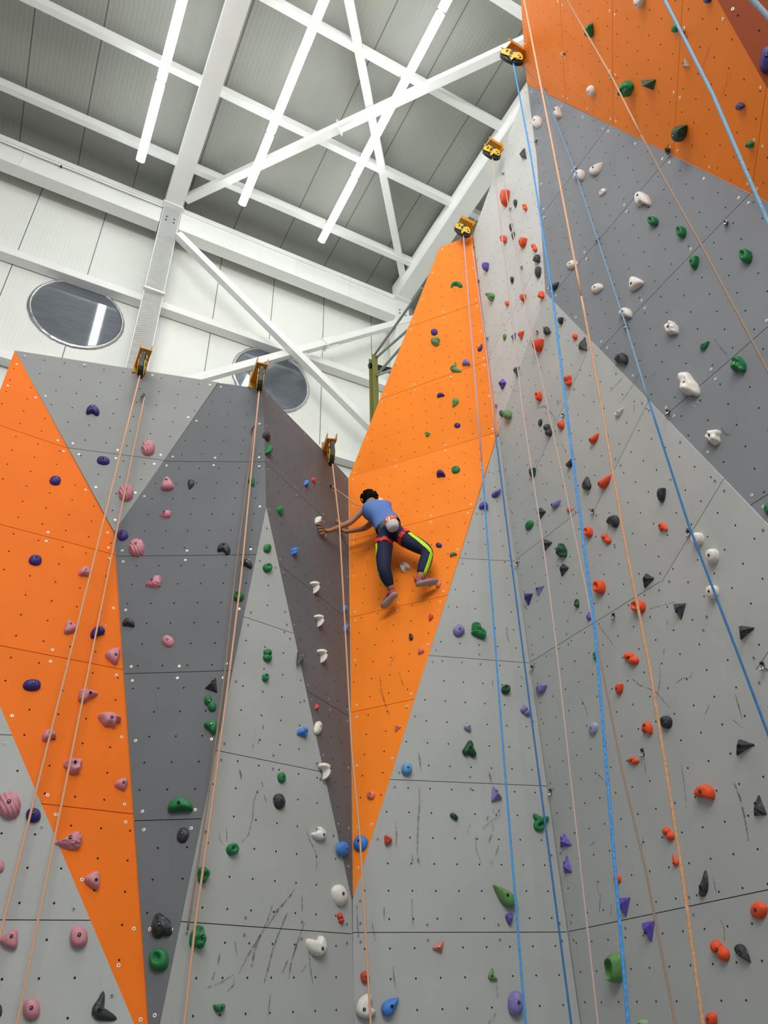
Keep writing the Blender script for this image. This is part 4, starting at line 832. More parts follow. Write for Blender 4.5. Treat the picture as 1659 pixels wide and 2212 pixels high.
# fine pinstripe ribs in the cladding
def ribs(m, axis, freq):
    nt = m.node_tree; N = nt.nodes; L = nt.links; b = N['Principled BSDF']
    tc = [n for n in N if n.type == 'TEX_COORD'][0]; dt = N.new('ShaderNodeVectorMath'); dt.operation = 'DOT_PRODUCT'; dt.inputs[1].default_value = axis
    L.new(tc.outputs['Object'], dt.inputs[0]); mu = N.new('ShaderNodeMath'); mu.operation = 'MULTIPLY'; mu.inputs[1].default_value = freq * 2 * PI; L.new(dt.outputs['Value'], mu.inputs[0])
    sn = N.new('ShaderNodeMath'); sn.operation = 'SINE'; L.new(mu.outputs[0], sn.inputs[0]); bp = N.new('ShaderNodeBump'); bp.inputs['Strength'].default_value = .25; bp.inputs['Distance'].default_value = .004
    L.new(sn.outputs[0], bp.inputs['Height']); L.new(bp.outputs['Normal'], b.inputs['Normal'])
ribs(M['white_panel'], YA, 16); ribs(M['roof_panel'], YA, 14)
clad('wall_back', U0, U1, 0, ZC + .1)
U2 = uw(onz(893, 610, ZR + .05))      # second rafter
# roof sheet with joints running like the rafters
vs = [W(U0, -CW - .1, ZC), W(U1, -CW - .1, ZC), W(U1, 9, ZC), W(U0, 9, ZC)]; vs += [v + V((0, 0, .12)) for v in vs]
fs = [(3, 2, 1, 0), (4, 5, 6, 7), (0, 1, 5, 4), (1, 2, 6, 5), (2, 3, 7, 6), (3, 0, 4, 7)]; mi = [0] * 6
u = uw(onz(187, 257, ZC)) - 9 * 1.0
while u < U1:
    if u > U0:
        b = len(vs); vs += [W(u - .007, -CW, ZC - .002), W(u + .007, -CW, ZC - .002), W(u + .007, 9, ZC - .002), W(u - .007, 9, ZC - .002)]; fs.append((b + 3, b + 2, b + 1, b)); mi.append(1)
    u += 1.0
tag(mesh_obj('ceiling', vs, fs, [M['roof_panel'], M['seam']], None, mi), kind='structure')
tag(mesh_obj('floor', *box_geo(W(3, -1, -.06), YA * 14, XA * 11, V((0, 0, .06))), M['floor']), kind='structure')
# gable wall beyond the second frame
tag(mesh_obj('wall_right', *box_geo(W(U2 + 1.2, -2, (ZC) / 2), YA * .06, XA * 8, V((0, 0, ZC / 2))), M['white_panel']), kind='structure')
# columns
def column(u, label):
    root = empty('steel_column', W(u, -C0, 0)); tag(root, label, 'column', 'hall columns')
    t = .014; d = .34
    g = join_geo(box_geo(W(u, -C0 - t / 2, ZR / 2), YA * (WC / 2), XA * (t / 2), ZA * (ZR / 2)), box_geo(W(u, -C0 - d / 2, ZR / 2), YA * (WC / 2 - .012), XA * (d / 2), ZA * (ZR / 2)))
    child('profile', *g, M['white_steel'], root)
    zc = onwall(320, 625).z
    child('collar', *join_geo(box_geo(W(u, -C0 + .012, zc), YA * (WC / 2 + .012), XA * .02, ZA * .035), box_geo(W(u, -C0 + .03, zc - .03), YA * (WC / 2 + .012), XA * .03, ZA * .006)), M['white_steel'], root)
    child('cap_plate', *box_geo(W(u, -C0 - .1, ZR - .012), YA * (WC / 2 + .03), XA * .2, ZA * .012), M['white_steel'], root)
    for i, (du, dzz) in enumerate(((-.07, -.32), (.07, -.32), (-.07, -.42), (.07, -.42))):
        child('bolt', *cyl_geo(W(u + du, -C0 - .002, ZR + dzz), YA, ZA, .02, .012, 6), M['gunmetal'], root)
column(UC, 'tall white steel column between the two round windows'); column(U2, 'white steel column behind the scaffold beside the upper orange face')
def rafter(u, label):
    a, b = W(u, -C0 - .1, ZR + .24), W(u, 8.5, ZR + .24)
    beam('roof_rafter', a, b, WC, .48, label, 'beam', 'roof rafters', extra=lambda root, a, b, d, s, t: [child('stiffener', *box_geo(a + d * k + s * sg * WC * .25, d * .006, s * (WC * .24), t * .22), M['white_steel'], root) for k in (1.5, 3.5, 5.5) for sg in (-1, 1)])
rafter(UC, 'wide white roof rafter running up from the left column'); rafter(U2, 'white roof rafter seen past the edge of the tall pale face')
# eave beam along the wall, in two bays
ze1 = onwall(120, 338, C0 + .02).z; ze0 = onwall(120, 390, C0 + .02).z
def eave(u0, u1, label):
    h = ze1 - ze0
    a, b = W(u0, -C0 - .14, (ze0 + ze1) / 2), W(u1, -C0 - .14, (ze0 + ze1) / 2)
    def ex(root, a, b, d, s, t):
        for k in range(1, 4):
            p = a + (b - a) * (k / 4); child('stiffener', *box_geo(p - XA * .07, d * .005, XA * .06, t * (h * .45)), M['white_steel'], root)
        child('ledge', *box_geo((a + b) / 2 - XA * .13 + t * (h * .28), (b - a) / 2, XA * .012, t * .012), M['white_steel'], root)
    beam('eave_beam', a, b, .24, h, label, 'beam', 'eave beams', extra=ex)
eave(U0 + .5, UL - .01, 'deep white eave beam left of the column'); eave(UR + .01, U2 - .1, 'deep white eave beam right of the column')
# thin cable clipped along the left eave beam
root = empty('power_cable', W(U0 + 1, -C0 + .0, ze1 - .12)); tag(root, 'thin dark cable clipped along the left eave beam', 'cable')
pts = [W(U0 + 1 + (UL - U0 - 1) * k / 30, -C0 + .005, (ze0 + ze1) / 2 + .08 - .012 * abs(math.sin(k * PI / 5))) for k in range(31)]
child('wire', *tube_geo(pts, .006, 6), M['gunmetal'], root)
for k in (6, 12, 18, 24): child('clip', *box_geo(pts[k], YA * .012, XA * .012, ZA * .025), M['blackp'], root)
# girts
zg = onwall(150, 569, C0 + .12).z
def girt(u0, u1, z, label):
    a, b = W(u0, -C0 - .3, z), W(u1, -C0 - .3, z)
    d = YA; g = join_geo(box_geo((a + b) / 2 + XA * .0, (b - a) / 2, XA * .008, ZA * .075), box_geo((a + b) / 2 + XA * .09 + ZA * .071, (b - a) / 2, XA * .09, ZA * .005), box_geo((a + b) / 2 + XA * .09 - ZA * .071, (b - a) / 2, XA * .09, ZA * .005))
    root = empty('wall_girt', a); tag(root, label, 'beam', 'wall girts'); child('profile', *g, M['white_steel'], root)
girt(U0 + .3, UL + .1, zg, 'slim white wall girt above the left round window'); girt(UR - .1, U2, zg, 'slim white wall girt passing behind the crossed wall braces')
zg2 = onwall(745, 985, C0 + .3).z
girt(UR - .1, U2, zg2, 'low white wall girt just above the inner corner of the climbing wall'); girt(U0 + .3, UL + .1, zg2, 'low white wall girt at the far left beside the orange apex')
# purlins
for (px, py), lab in (((185, 268), 'white roof purlin nearest the wall'), ((240, 88), 'second white roof purlin out from the wall'), ((830, 140), 'third white roof purlin out from the wall'), ((1092, 12), 'fourth white roof purlin out, at the top by the orange overhang')):
    v = vw(onz(px, py, ZP))
    beam('roof_purlin', W(U0 + .2, v, ZP + .09), W(U2 + 1.0, v, ZP + .09), .11, .18, lab, 'beam', 'roof purlins')
# light lines: suspended linear fixtures
ZL = ZR - .12
far = [(303, 347), (523, 441), (694, 521)]
nm_ = ['leftmost light line', 'middle light line', 'rightmost light line']
for i, (px, py) in enumerate(far):
    p = onz(px, py, ZL); u, v = uw(p), vw(p); Lf = 1.5
    for k in range(7):
        a = W(u, v + k * Lf + .0, ZL + (.03 if k % 2 else 0)); b = W(u, v + (k + 1) * Lf - .035, ZL + (.03 if k % 2 else 0)); mid = (a + b) / 2; h = (b - a) / 2
        root = empty('linear_light', mid)
        where = ('end' if k == 0 else ORD[k + 1]); 
        tag(root, 'lit tube fixture, %s on the %s' % ('nearest the wall' if k == 0 else ORD[k + 1] + ' out from the wall', nm_[i]), 'light', 'suspended linear lights')
        child('housing', *box_geo(mid + ZA * .05, h, YA * .04, ZA * .02), M['white_steel'], root)
        # rounded diffuser
        pr = [a + YA * (.072 * math.cos(t)) + ZA * (.05 * math.sin(t)) for t in [2 * PI * j / 12 for j in range(12)]]
        vs = pr + [p + (b - a) for p in pr]; fs = [(j, (j + 1) % 12, 12 + (j + 1) % 12, 12 + j) for j in range(12)] + [tuple(range(12))[::-1], tuple(range(12, 24))]
        child('diffuser', vs, fs, M['led'], root, smooth=False)
        if k % 2 == 0 or k == 1:
            s = a + (b - a) * .15
            child('hanger_wire', *tube_geo([s + ZA * .06, s + ZA * .3, V((s.x, s.y, ZP))], .007, 6), M['cable'], root)
# roof wind bracing
def brace(a, b, w, label, m='white_steel', grp='wind braces', plates=()):
    def ex(root, a, b, d, s, t):
        for f in plates:
            p = a + (b - a) * f
            child('gusset_plate', *join_geo(box_geo(p, d * .16, s * .008, t * (w * .9)), box_geo(p - d * .17, d * .008, s * (w * .7), t * (w * .8))), M['white_steel'], root)
            for k in (-1, 0, 1): child('bolt', *cyl_geo(p + d * (.07 * k) - s * .03, d, t, .06, .014, 6), M['steel'], root)
    return beam('wind_brace', a, b, w, w, label, 'brace', grp, m=m, extra=ex)
zb = ZR + .22
brace(onz(402, 430, zb), onz(1135, 88, zb), .14, 'long white roof brace from the column up to the orange overhang', plates=(.52,))
brace(onz(742, -60, zb + .16), onz(880, 645, zb + .16), .14, 'steep white roof brace crossing under the right light line')
cb = C0 - .09
brace(onwall(384, 508, cb), onwall(812, 935, cb), .13, 'white wall brace slanting down right from the column')
brace(onwall(380, 832, C0 + .05), onwall(892, 690, C0 + .05), .13, 'white wall brace rising to the right across the right window', plates=(.44, .58))
# round windows
def window(name, c, l, r):
    p = onwall(*c, CW); R_ = (uw(onwall(*r, CW)) - uw(onwall(*l, CW))) / 2; p = W((uw(onwall(*r, CW)) + uw(onwall(*l, CW))) / 2, -CW, p.z)
    root = empty(name, p); tag(root, kind='structure')
    vs, fs = [], []
    n = 96; rr = random.Random(3)
    for k in range(n):
        a = 2 * PI * k / n; d = YA * math.cos(a) + ZA * math.sin(a); j = rr.random() * .012
        vs += [p + d * (R_ + .045 + j) - XA * .004, p + d * (R_ + .02) - XA * (.035 + j), p + d * (R_ - .012) - XA * .03, p + d * (R_ - .012) - XA * .006]
    for k in range(n):
        b = 4 * k; e = 4 * ((k + 1) % n); fs += [(b + i, e + i, e + i + 1, b + i + 1) for i in range(3)]
    child('window_frame', vs, fs, M['foil'], root, smooth=True)
    c2 = [p + (YA * math.cos(2 * PI * k / 64) + ZA * math.sin(2 * PI * k / 64)) * R_ - XA * .012 for k in range(64)]
    child('pane', c2, [tuple(range(64))], M['glass'], root)
    return R_
window('window_1', (164, 678), (66, 652), (263, 703)); window('window_2', (586, 820), (507, 783), (663, 853))
# olive steel post and scaffold tubes behind the orange face
c_p = C0 - 1.0
a, b = onwall(806, 772, c_p), onwall(806, 1000, c_p); b = V((a.x, a.y, 0))
beam('wall_support_post', b, a, .1, .14, 'olive green steel post behind the left edge of the upper orange face', 'post', None, up=XA, flange=.012, m='olive')
bd = [((808, 768), (912, 622)), ((811, 774), (898, 698)), ((812, 812), (880, 735)), ((812, 812), (870, 790))]
root = empty('wall_support_strut', onwall(808, 770, c_p)); tag(root, 'grey tubular struts fanning from the olive post to the orange face', 'strut')
for s_, e_ in bd:
    h_ = hit('H2', *e_, -.05); child('tube', *tube_geo([onwall(*s_, c_p), h_], .022, 8), M['tube'], root)
a_ = onwall(797, 790, c_p + .05); b_ = onwall(850, 802, c_p + .05)
beam('crossbar', a_, b_, .06, .09, 'short dark steel crossbar behind the olive post', 'post', None, m='gunmetal')
# ------------------------------------------------------------------ light and air
w = bpy.data.worlds.new('hall_ambience'); SC.world = w; w.use_nodes = True
w.node_tree.nodes['Background'].inputs['Color'].default_value = (.93, .97, 1.0, 1); w.node_tree.nodes['Background'].inputs['Strength'].default_value = .36
def area(loc, aim, sx, sy, power, col=(1, 1, 1)):
    l = bpy.data.lights.new('hall_light', 'AREA'); l.shape = 'RECTANGLE'; l.size = sx; l.size_y = sy; l.energy = power; l.color = col
    o = bpy.data.objects.new('hall_light', l); COL.objects.link(o); o.location = loc; o.rotation_euler = (V(aim) - V(loc)).to_track_quat('-Z', 'Y').to_euler()
area((0.3, -3.2, 10.6), (1.2, 6, 3.0), 8, 3, 900, (1, .99, .97))
area((-1.0, 1.6, 12.2), (2.2, 5.5, 4.5), 4, 3, 110, (1, 1, 1))
SC.view_settings.view_transform = 'Standard'; SC.view_settings.look = 'None'; SC.view_settings.exposure = 0
SC.cycles.use_denoising = True
SC.cycles.max_bounces = 5; SC.cycles.diffuse_bounces = 3; SC.cycles.glossy_bounces = 2
SC.cycles.use_adaptive_sampling = True; SC.cycles.adaptive_threshold = .04
# ------------------------------------------------------------------ the climber
SK = {}
SK['skin'] = mat('skin', '#a5714f', .55, noise_amt=.05, scale=30, spec=.35)
SK['shirt'] = mat('blue_jersey', '#5878b4', .85, noise_amt=.06, scale=60, bump=.3, bscale=18)
SK['navy'] = mat('navy_tracksuit', '#131b38', .8, noise_amt=.15, scale=25, bump=.35, bscale=16)
SK['lime'] = mat('lime_stripe', '#b6e01e', .6, noise_amt=.05)
SK['hair'] = mat('black_hair', '#0a090a', .85, noise_amt=.3, scale=120, bump=.5, bscale=90, spec=.1)
SK['red'] = mat('red_webbing', '#c8322c', .6, noise_amt=.06)
SK['greyweb'] = mat('grey_webbing', '#7c8694', .6, noise_amt=.06)
SK['shoe'] = mat('coral_shoe', '#a23a44', .6, noise_amt=.1, scale=40)
SK['sole'] = mat('pale_rubber_sole', '#9b938c', .7, noise_amt=.06, scale=20)
SK['chalkw'] = mat('grey_white_fabric', '#c3c1be', .8, noise_amt=.05)
SK['chalko'] = mat('orange_fabric', '#e8692a', .7, noise_amt=.06)
SK['white'] = mat('white_print', '#e8e4de', .6)
SK['eye'] = mat('eye_white', '#d9d2ca', .3); SK['lip'] = mat('lip', '#7d4238', .5)
def HP(px, py, d): return hit('H', px, py, d)
def skinmesh(nodes, edges, root_i=0, sub=2):
    """nodes: (co, rx, ry); grows one continuous surface"""
    me = bpy.data.meshes.new('tmp'); me.from_pydata([tuple(n[0]) for n in nodes], edges, [])
    o = bpy.data.objects.new('tmp', me); COL.objects.link(o)
    md = o.modifiers.new('s', 'SKIN'); md.use_smooth_shade = True; md.branch_smoothing = .4
    if not me.skin_vertices: me.skin_vertices.new() if hasattr(me.skin_vertices, 'new') else None
    lay = me.skin_vertices[0].data
    for i, n in enumerate(nodes): lay[i].radius = (n[1], n[2] if len(n) > 2 else n[1]); lay[i].use_root = (i == root_i)
    s = o.modifiers.new('u', 'SUBSURF'); s.levels = sub; s.render_levels = sub
    dg = bpy.context.evaluated_depsgraph_get(); dg.update(); ev = o.evaluated_get(dg); m2 = ev.to_mesh()
    vs = [v.co.copy() for v in m2.vertices]; fs = [tuple(p.vertices) for p in m2.polygons]
    ev.to_mesh_clear(); bpy.data.objects.remove(o); bpy.data.meshes.remove(me)
    return vs, fs
def lerp(a, b, t): return a + (b - a) * t
nH, exH, eyH = frame('H'); nG, exG, eyG = frame('G')
pel = HP(843, 1150, .34); waist = HP(834, 1127, .36); chest = HP(815, 1104, .38); neck = HP(804, 1090, .38); hc = HP(798, 1081, .36)
hand_l = hit('G', 700, 1146, .035); wr_l = hit('G', 709, 1148, .075); hand_r = hit('G', 738, 1143, .035); wr_r = hit('G', 747, 1149, .08)
sh_l = HP(790, 1093, .44); sh_r = HP(836, 1099, .30)
el_l = lerp(sh_l, wr_l, .5); rr_ = ray(756, 1129); el_l = EYE + rr_ * dz(el_l)
el_r = lerp(sh_r, wr_r, .52); el_r = EYE + ray(790, 1141) * (dz(el_r) + .02)
hip_l = HP(829, 1157, .33); hip_r = HP(856, 1154, .30)
kn_l = HP(829, 1229, .34); an_l = HP(842, 1268, .20); kn_r = HP(926, 1191, .20); an_r = HP(908, 1247, .20)
clim = empty('person', pel); tag(clim, 'climber in sleeveless blue top and navy track trousers, both hands on the dark wall', 'person')
# torso, limbs, head as one surface
N_ = [(pel, .125, .10), (waist, .105, .085), (chest, .135, .10), (neck, .055, .055), (hc, .074, .084), (HP(797, 1073, .34), .06, .07),
      (sh_l, .055, .055), (el_l, .038, .036), (wr_l, .027, .024), (hand_l, .036, .02),
      (sh_r, .055, .055), (el_r, .038, .036), (wr_r, .027, .024), (hand_r, .036, .02),
      (hip_l, .095, .095), (lerp(hip_l, kn_l, .5), .08, .08), (kn_l, .056, .056), (lerp(kn_l, an_l, .35), .056, .056), (an_l, .044, .044), (HP(850, 1276, .16), .044, .044),
      (hip_r, .095, .095), (lerp(hip_r, kn_r, .5), .08, .08), (kn_r, .056, .056), (lerp(kn_r, an_r, .35), .056, .056), (an_r, .044, .044), (HP(906, 1257, .16), .044, .044)]
E_ = [(0, 1), (1, 2), (2, 3), (3, 4), (4, 5), (2, 6), (6, 7), (7, 8), (8, 9), (2, 10), (10, 11), (11, 12), (12, 13), (0, 14), (14, 15), (15, 16), (16, 17), (17, 18), (18, 19), (0, 20), (20, 21), (21, 22), (22, 23), (23, 24), (24, 25)]
body = skinmesh(N_, E_)
# fingers: five separate chains rooted inside each palm, spread on the wall
def hand(hc_, wr, spread, toward):
    g = []; fw = (toward - hc_); fw = (fw - nG * fw.dot(nG)).normalized(); sd = nG.cross(fw).normalized() * spread
    for k, (off, ang, ln) in enumerate(((-.030, -.42, .060), (-.012, -.12, .074), (.008, .10, .080), (.027, .34, .072))):
        d = (fw * math.cos(ang) + sd * math.sin(ang)); b = hc_ + sd * off * .8 + fw * .01
        pts = [b, b + d * .045 + nG * .012, b + d * (.045 + ln * .45) + nG * .008, b + d * (.04 + ln) - nG * .014]
        g.append(tube_geo(pts, [.0115, .0105, .0095, .007], 8))
    d = (fw * .55 + sd * .95).normalized(); b = hc_ - fw * .02 + sd * .022
    g.append(tube_geo([b, b + d * .035 + nG * .006, b + d * .06, b + d * .078 - nG * .008], [.014, .0125, .011, .0075], 8))
    return join_geo(*g)
fl = hand(hand_l, wr_l, 1, hit('G', 684, 1141, .03)); fr = hand(hand_r, wr_r, 1, hit('G', 730, 1124, .03))
# head features: ear, nose, brow; he looks at the wall, down to the left
look = (-nH * .8 - exH * .45 - V((0, 0, .35))).normalized(); hr = look.cross(V((0, 0, 1))).normalized(); hu = hr.cross(look).normalized()
def ell(c, ax, ay, az, n=12, m=8):
    g = blob((0, 0, 0), (1, 1, 1), n, m); return [c + ax * v.x + ay * v.y + az * v.z for v in g[0]], g[1]
ear = lambda s: ell(hc + hr * (.082 * s) - look * .005 + hu * .0, hr * .014, look * .022, hu * .036)
nose = ell(hc + look * .095 - hu * .012, hr * .014, look * .022, hu * .024); jaw = ell(hc + look * .045 - hu * .06, hr * .055, look * .05, hu * .05)
child('body', *join_geo(body, fl, fr, ear(-1), ear(1), nose, jaw), SK['skin'], clim, smooth=True)
for s in (-1, 1): child('eye', *ell(hc + look * .082 + hr * .032 * s + hu * .018, hr * .014, look * .01, hu * .009), SK['eye'], clim, smooth=True)
child('mouth', *ell(hc + look * .092 - hu * .055, hr * .024, look * .008, hu * .007), SK['lip'], clim, smooth=True)
# hair: cap with short tufts
hg = [ell(hc + hu * .025 - look * .018, hr * .092, look * .1, hu * .095, 24, 14)]
rh = random.Random(5)
for k in range(150):
    a = rh.random() * 2 * PI; t = rh.random() ** .6 * 1.5; d = (hu * math.cos(t) + (hr * math.cos(a) + look * (math.sin(a) * .9 - .25)) * math.sin(t)).normalized()
    p0 = hc + hu * .02 - look * .018 + V((0, 0, 0)) + d * .088; tip = d + hr * rh.uniform(-.6, .6) + look * rh.uniform(-.5, .5)
    hg.append(tube_geo([p0, p0 + tip.normalized() * .012 + d * .006, p0 + tip.normalized() * .026], [.012, .008, .002], 5))
child('hair', *join_geo(*hg), SK['hair'], clim, smooth=True)
# sleeveless top
w2 = lerp(waist, pel, .45)
def torso(secs, n=28):
    """cross-sections: centre, lateral axis, back axis"""
    vs, fs = [], []
    for j, (c, lx, bx) in enumerate(secs):
        for k in range(n):
            t = 2 * PI * k / n; ct, st = math.cos(t), math.sin(t)
            vs.append(c + lx * (abs(ct) ** .8 * (1 if ct > 0 else -1)) + bx * (abs(st) ** .8 * (1 if st > 0 else -1)))
        if j: fs += [((j - 1) * n + k, (j - 1) * n + (k + 1) % n, j * n + (k + 1) % n, j * n + k) for k in range(n)]
    return vs, fs
sp_ = (neck - pel).normalized(); Ls = (sh_r - sh_l); Ls = (Ls - sp_ * Ls.dot(sp_)).normalized(); Lh = (hip_r - hip_l); Lh = (Lh - sp_ * Lh.dot(sp_)).normalized()
Bk = sp_.cross(Ls).normalized(); Bk = Bk if Bk.dot(nH) > 0 else -Bk; Bh = sp_.cross(Lh).normalized(); Bh = Bh if Bh.dot(nH) > 0 else -Bh
shm = (sh_l + sh_r) / 2; w2 = lerp(waist, pel, .55); mid_ = lerp(waist, chest, .55)
secs = [(w2, Lh * .15, Bh * .122), (lerp(waist, w2, .4), Lh * .147, Bh * .118), (lerp(waist, chest, .3), (Lh + Ls) * .072, (Bh + Bk) * .058), (mid_, Ls * .152, Bk * .118), (chest, Ls * .168, Bk * .125), (lerp(chest, shm, .7), Ls * .182, Bk * .115), (lerp(shm, neck, .35), Ls * .165, Bk * .092), (lerp(shm, neck, .75), Ls * .11, Bk * .075), (lerp(shm, neck, 1.1), Ls * .066, Bk * .062)]
tv, tf = torso(secs)
# gathered creases across the back
tv = [v + (v - lerp(w2, chest, max(0, min(1, (v - w2).dot(sp_) / (chest - w2).length)))).normalized() * (.0055 * math.sin((v - w2).dot(sp_) * 95 + (v - w2).dot(Ls) * 22)) for v in tv]
child('tank_top', tv, tf, SK['shirt'], clim, smooth=True)
# track trousers
w3 = lerp(waist, pel, .6); al = lerp(kn_l, an_l, 1.0); ar = lerp(kn_r, an_r, .92)
tN = [(pel, .172, .16), (w3, .165, .145), (hip_l, .118, .118), (lerp(hip_l, kn_l, .45), .1, .1), (kn_l, .078, .078), (lerp(kn_l, an_l, .4), .078, .078), (lerp(kn_l, an_l, .8), .062, .062), (al, .05, .05),
      (hip_r, .112, .112), (lerp(hip_r, kn_r, .45), .1, .1), (kn_r, .078, .078), (lerp(kn_r, an_r, .4), .078, .078), (lerp(kn_r, an_r, .8), .062, .062), (ar, .05, .05)]
tr = skinmesh(tN, [(0, 1), (0, 2), (2, 3), (3, 4), (4, 5), (5, 6), (6, 7), (0, 8), (8, 9), (9, 10), (10, 11), (11, 12), (12, 13)])
tro = child('trousers', *bumpy((tr[0], tr[1]), 0, 1, 1) if False else tr, SK['navy'], clim, smooth=True)
# lime stripes down the outer seams: laid on the cloth by casting from outside
bv = BVHTree.FromPolygons(tr[0], tr[1])
def stripe(pts, axis_pts):
    P_ = []
    for (px, py), ax in zip(pts, axis_pts):
        r = ray(px, py); h_ = bv.ray_cast(EYE, r.normalized(), 30)
        if h_[0] is None: h_ = bv.find_nearest(EYE + r * (dz(ax) - .02))
        P_.append((h_[0], h_[1] if h_[1].dot(r) < 0 else -h_[1]))
    vs, fs = [], []
    for i, (p, no) in enumerate(P_):
        t = (P_[min(i + 1, len(P_) - 1)][0] - P_[max(i - 1, 0)][0]).normalized(); s = no.cross(t).normalized()
        for k in range(5):
            f = (k - 2) / 2; q = p + s * (f * .022); l2, n2, _, _ = bv.find_nearest(q); vs.append(l2 + n2 * .0045)
        if i: b = (i - 1) * 5; fs += [(b + k, b + k + 1, b + 6 + k, b + 5 + k) for k in range(4)]
    return vs, fs
def dens(pts, n=16):
    out = []; k = len(pts)
    for i in range(n + 1):
        t = i / n * (k - 1); a = min(int(t), k - 2); f = t - a; p, q = pts[a], pts[a + 1]; out.append((p[0] + (q[0] - p[0]) * f, p[1] + (q[1] - p[1]) * f) if not isinstance(p, V) else p.lerp(q, f))
    return out
child('side_stripe', *stripe(dens([(813,1165),(813,1182),(812,1205),(814,1235),(821,1253),(834,1272)]), dens([hip_l, lerp(hip_l, kn_l, .3), lerp(hip_l, kn_l, .65), kn_l, lerp(kn_l, an_l, .45), al])), SK['lime'], tro)
child('side_stripe', *stripe(dens([(884,1151),(906,1167),(926,1184),(932,1195),(927,1214),(920,1233),(916,1243)]), dens([hip_r, lerp(hip_r, kn_r, .4), lerp(hip_r, kn_r, .85), kn_r, lerp(kn_r, an_r, .45), ar, ar])), SK['lime'], tro)
# harness: belt, leg loops with buckles
har = empty('harness', pel - clim.location); har.parent = clim
def band(c, axis, r1, r2, wid, th=.006, n=28):
    a = axis.normalized(); x = (nH - a * nH.dot(a)).normalized(); y = a.cross(x); vs, fs = [], []
    for k in range(n):
        t = 2 * PI * k / n; d = x * (math.cos(t) * r1) + y * (math.sin(t) * r2); o_ = d.normalized() * th
        vs += [c + d - a * wid, c + d + o_ - a * wid, c + d + o_ + a * wid, c + d + a * wid]
    for k in range(n):
        b = 4 * k; e = 4 * ((k + 1) % n); fs += [(b + i, e + i, e + (i + 1) % 4, b + (i + 1) % 4) for i in range(4)]
    return vs, fs
def cband(c, axis, wid, th=.006):
    """band hugging the trousers"""
    a = axis.normalized(); x = (nH - a * nH.dot(a)).normalized(); y = a.cross(x); vs, fs = [], []; n = 28
    for k in range(n):
        t = 2 * PI * k / n; d = x * math.cos(t) + y * math.sin(t)
        for s in (-1, 1):
            h_ = None; o_ = c + a * (wid * s)
            rr2 = bv.ray_cast(o_ , d, .3); L_ = (rr2[0] - o_).length if rr2[0] is not None else .13
            L_ = min(L_, .165); vs += [o_ + d * (L_ - .004), o_ + d * (L_ + th)]
    for k in range(n):
        b = 4 * k; e = 4 * ((k + 1) % n); fs += [(b, e, e + 1, b + 1), (b + 1, e + 1, e + 3, b + 3), (b + 3, e + 3, e + 2, b + 2)]
    return vs, fs
child('waist_belt', *cband(lerp(waist, pel, .62), pel - waist, .022), SK['greyweb'], har)
for hp_, kn_, f in ((hip_l, kn_l, .30), (hip_r, kn_r, .26)):
    c = lerp(hp_, kn_, f); ax = kn_ - hp_; lo = child('leg_loop', *cband(c, ax, .024), SK['red'], har)
    a = ax.normalized(); x = (nH - a * nH.dot(a)).normalized(); y = a.cross(x)
    for ang in (-.55, .25):
        d = x * math.cos(ang) + y * math.sin(ang); r3 = bv.ray_cast(c, d, .3); Lh = (r3[0] - c).length if r3[0] is not None else .12
        p = c + d * (Lh + .01); tt = a.cross(d)
        child('buckle', *box_geo(p, a * .027, tt * .022, d * .006), SK['red'], lo)
# chalk bag at the small of the back
cb_ = HP(846, 1131, .50); up_ = (waist - pel).normalized(); r_ = up_.cross(nH).normalized()
cbag = empty('chalk_bag', cb_ - clim.location); cbag.parent = clim
def lathe(prof, c, up, sx, sy, n=20):
    vs, fs = [], []
    for j, (r, z) in enumerate(prof):
        for k in range(n): vs.append(c + up * z + sx * (r * math.cos(2 * PI * k / n)) + sy * (r * .8 * math.sin(2 * PI * k / n)))
        if j: fs += [((j - 1) * n + k, (j - 1) * n + (k + 1) % n, j * n + (k + 1) % n, j * n + k) for k in range(n)]
    fs.append(tuple(range(n))[::-1]); fs.append(tuple(range((len(prof) - 1) * n, len(prof) * n))); return vs, fs
child('lower_bag', *lathe([(.03, -.085), (.058, -.08), (.068, -.06), (.072, -.02), (.073, .0)], cb_, up_, r_, nH), SK['chalkw'], cbag, smooth=True)
child('upper_bag', *lathe([(.0735, .0), (.074, .03), (.068, .065), (.05, .085), (.02, .088)], cb_, up_, r_, nH), SK['chalko'], cbag, smooth=True)
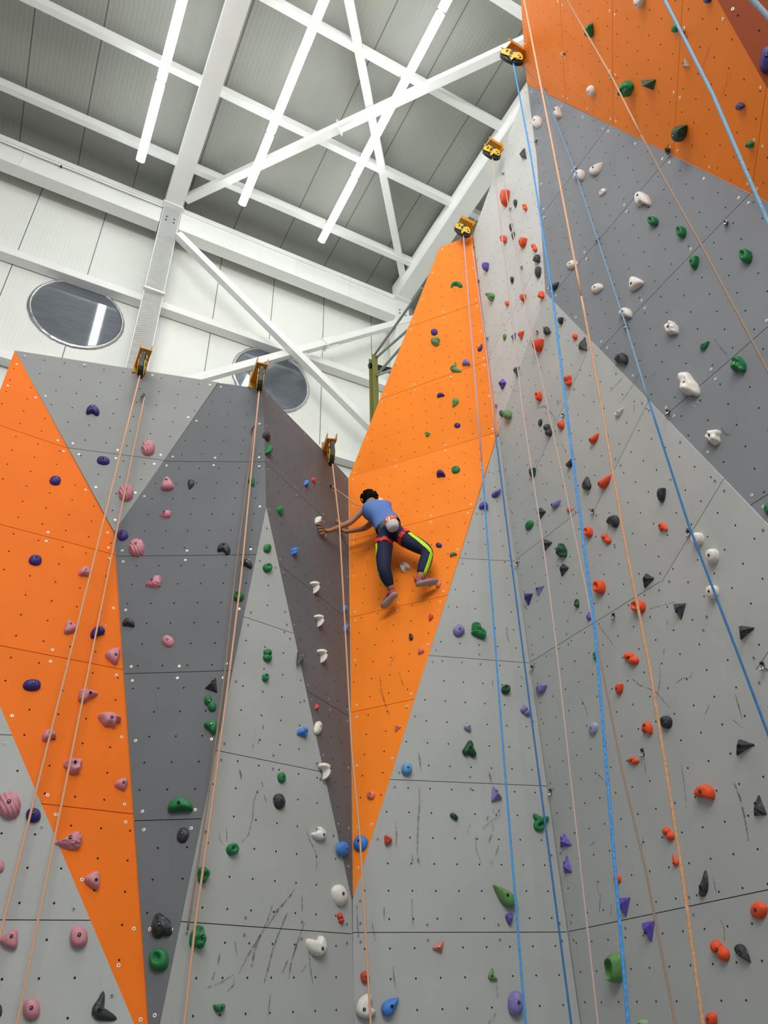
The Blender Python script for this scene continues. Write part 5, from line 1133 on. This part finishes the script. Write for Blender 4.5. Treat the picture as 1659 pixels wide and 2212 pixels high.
child('round_badge', *ell(cb_ + nH * .058 + up_ * .025 - r_ * .012, r_ * .026, up_ * .026, nH * .006, 16, 8), SK['white'], cbag, smooth=True)
child('badge_dot', *ell(cb_ + nH * .064 + up_ * .027 - r_ * .012, r_ * .010, up_ * .016, nH * .004, 12, 6), SK['chalko'], cbag, smooth=True)
# shoes seen from below
def shoe(heel, toe, ank, name, upv):
    root = empty(name, heel - clim.location); root.parent = clim
    f = (toe - heel).normalized(); u = upv; u = (u - f * u.dot(f)).normalized(); s = f.cross(u); L_ = (toe - heel).length
    def loft(prof, scale_u=1):
        vs, fs = [], []; n = 16
        for j, (t, w_, h_, z) in enumerate(prof):
            c = heel + f * (L_ * t) + u * z
            for k in range(n):
                a = 2 * PI * k / n; vs.append(c + s * (w_ * math.cos(a)) + u * (h_ * math.sin(a)))
            if j: fs += [((j - 1) * n + k, (j - 1) * n + (k + 1) % n, j * n + (k + 1) % n, j * n + k) for k in range(n)]
        fs.append(tuple(range(n))[::-1]); fs.append(tuple(range((len(prof) - 1) * n, len(prof) * n))); return vs, fs
    child('sole', *loft([(-.05, .012, .012, 0), (-.02, .03, .018, 0), (.12, .041, .022, 0), (.4, .039, .02, .004), (.7, .05, .02, 0), (.88, .046, .018, 0), (.99, .028, .014, .002), (1.03, .01, .008, .003)]), SK['sole'], root, smooth=True)
    child('upper', *loft([(-.02, .01, .02, .045), (.03, .03, .045, .05), (.18, .034, .05, .05), (.4, .034, .042, .04), (.7, .04, .028, .022), (.9, .034, .018, .014), (.98, .012, .01, .008)]), SK['shoe'], root, smooth=True)
    for t in (.3, .42): child('strap', *loft([(t - .03, .036, .046 - (t - .3) * .1, .045), (t + .03, .037, .043 - (t - .3) * .1, .042)]), SK['navy'], root, smooth=True)
shoe(HP(855, 1282, .19), HP(826, 1313, .12), an_l, 'climbing_shoe', CZ * .85 + CY * .35 - CX * .4)
shoe(HP(901, 1262, .22), HP(945, 1256, .08), an_r, 'climbing_shoe', CZ * .8 + CY * .58)
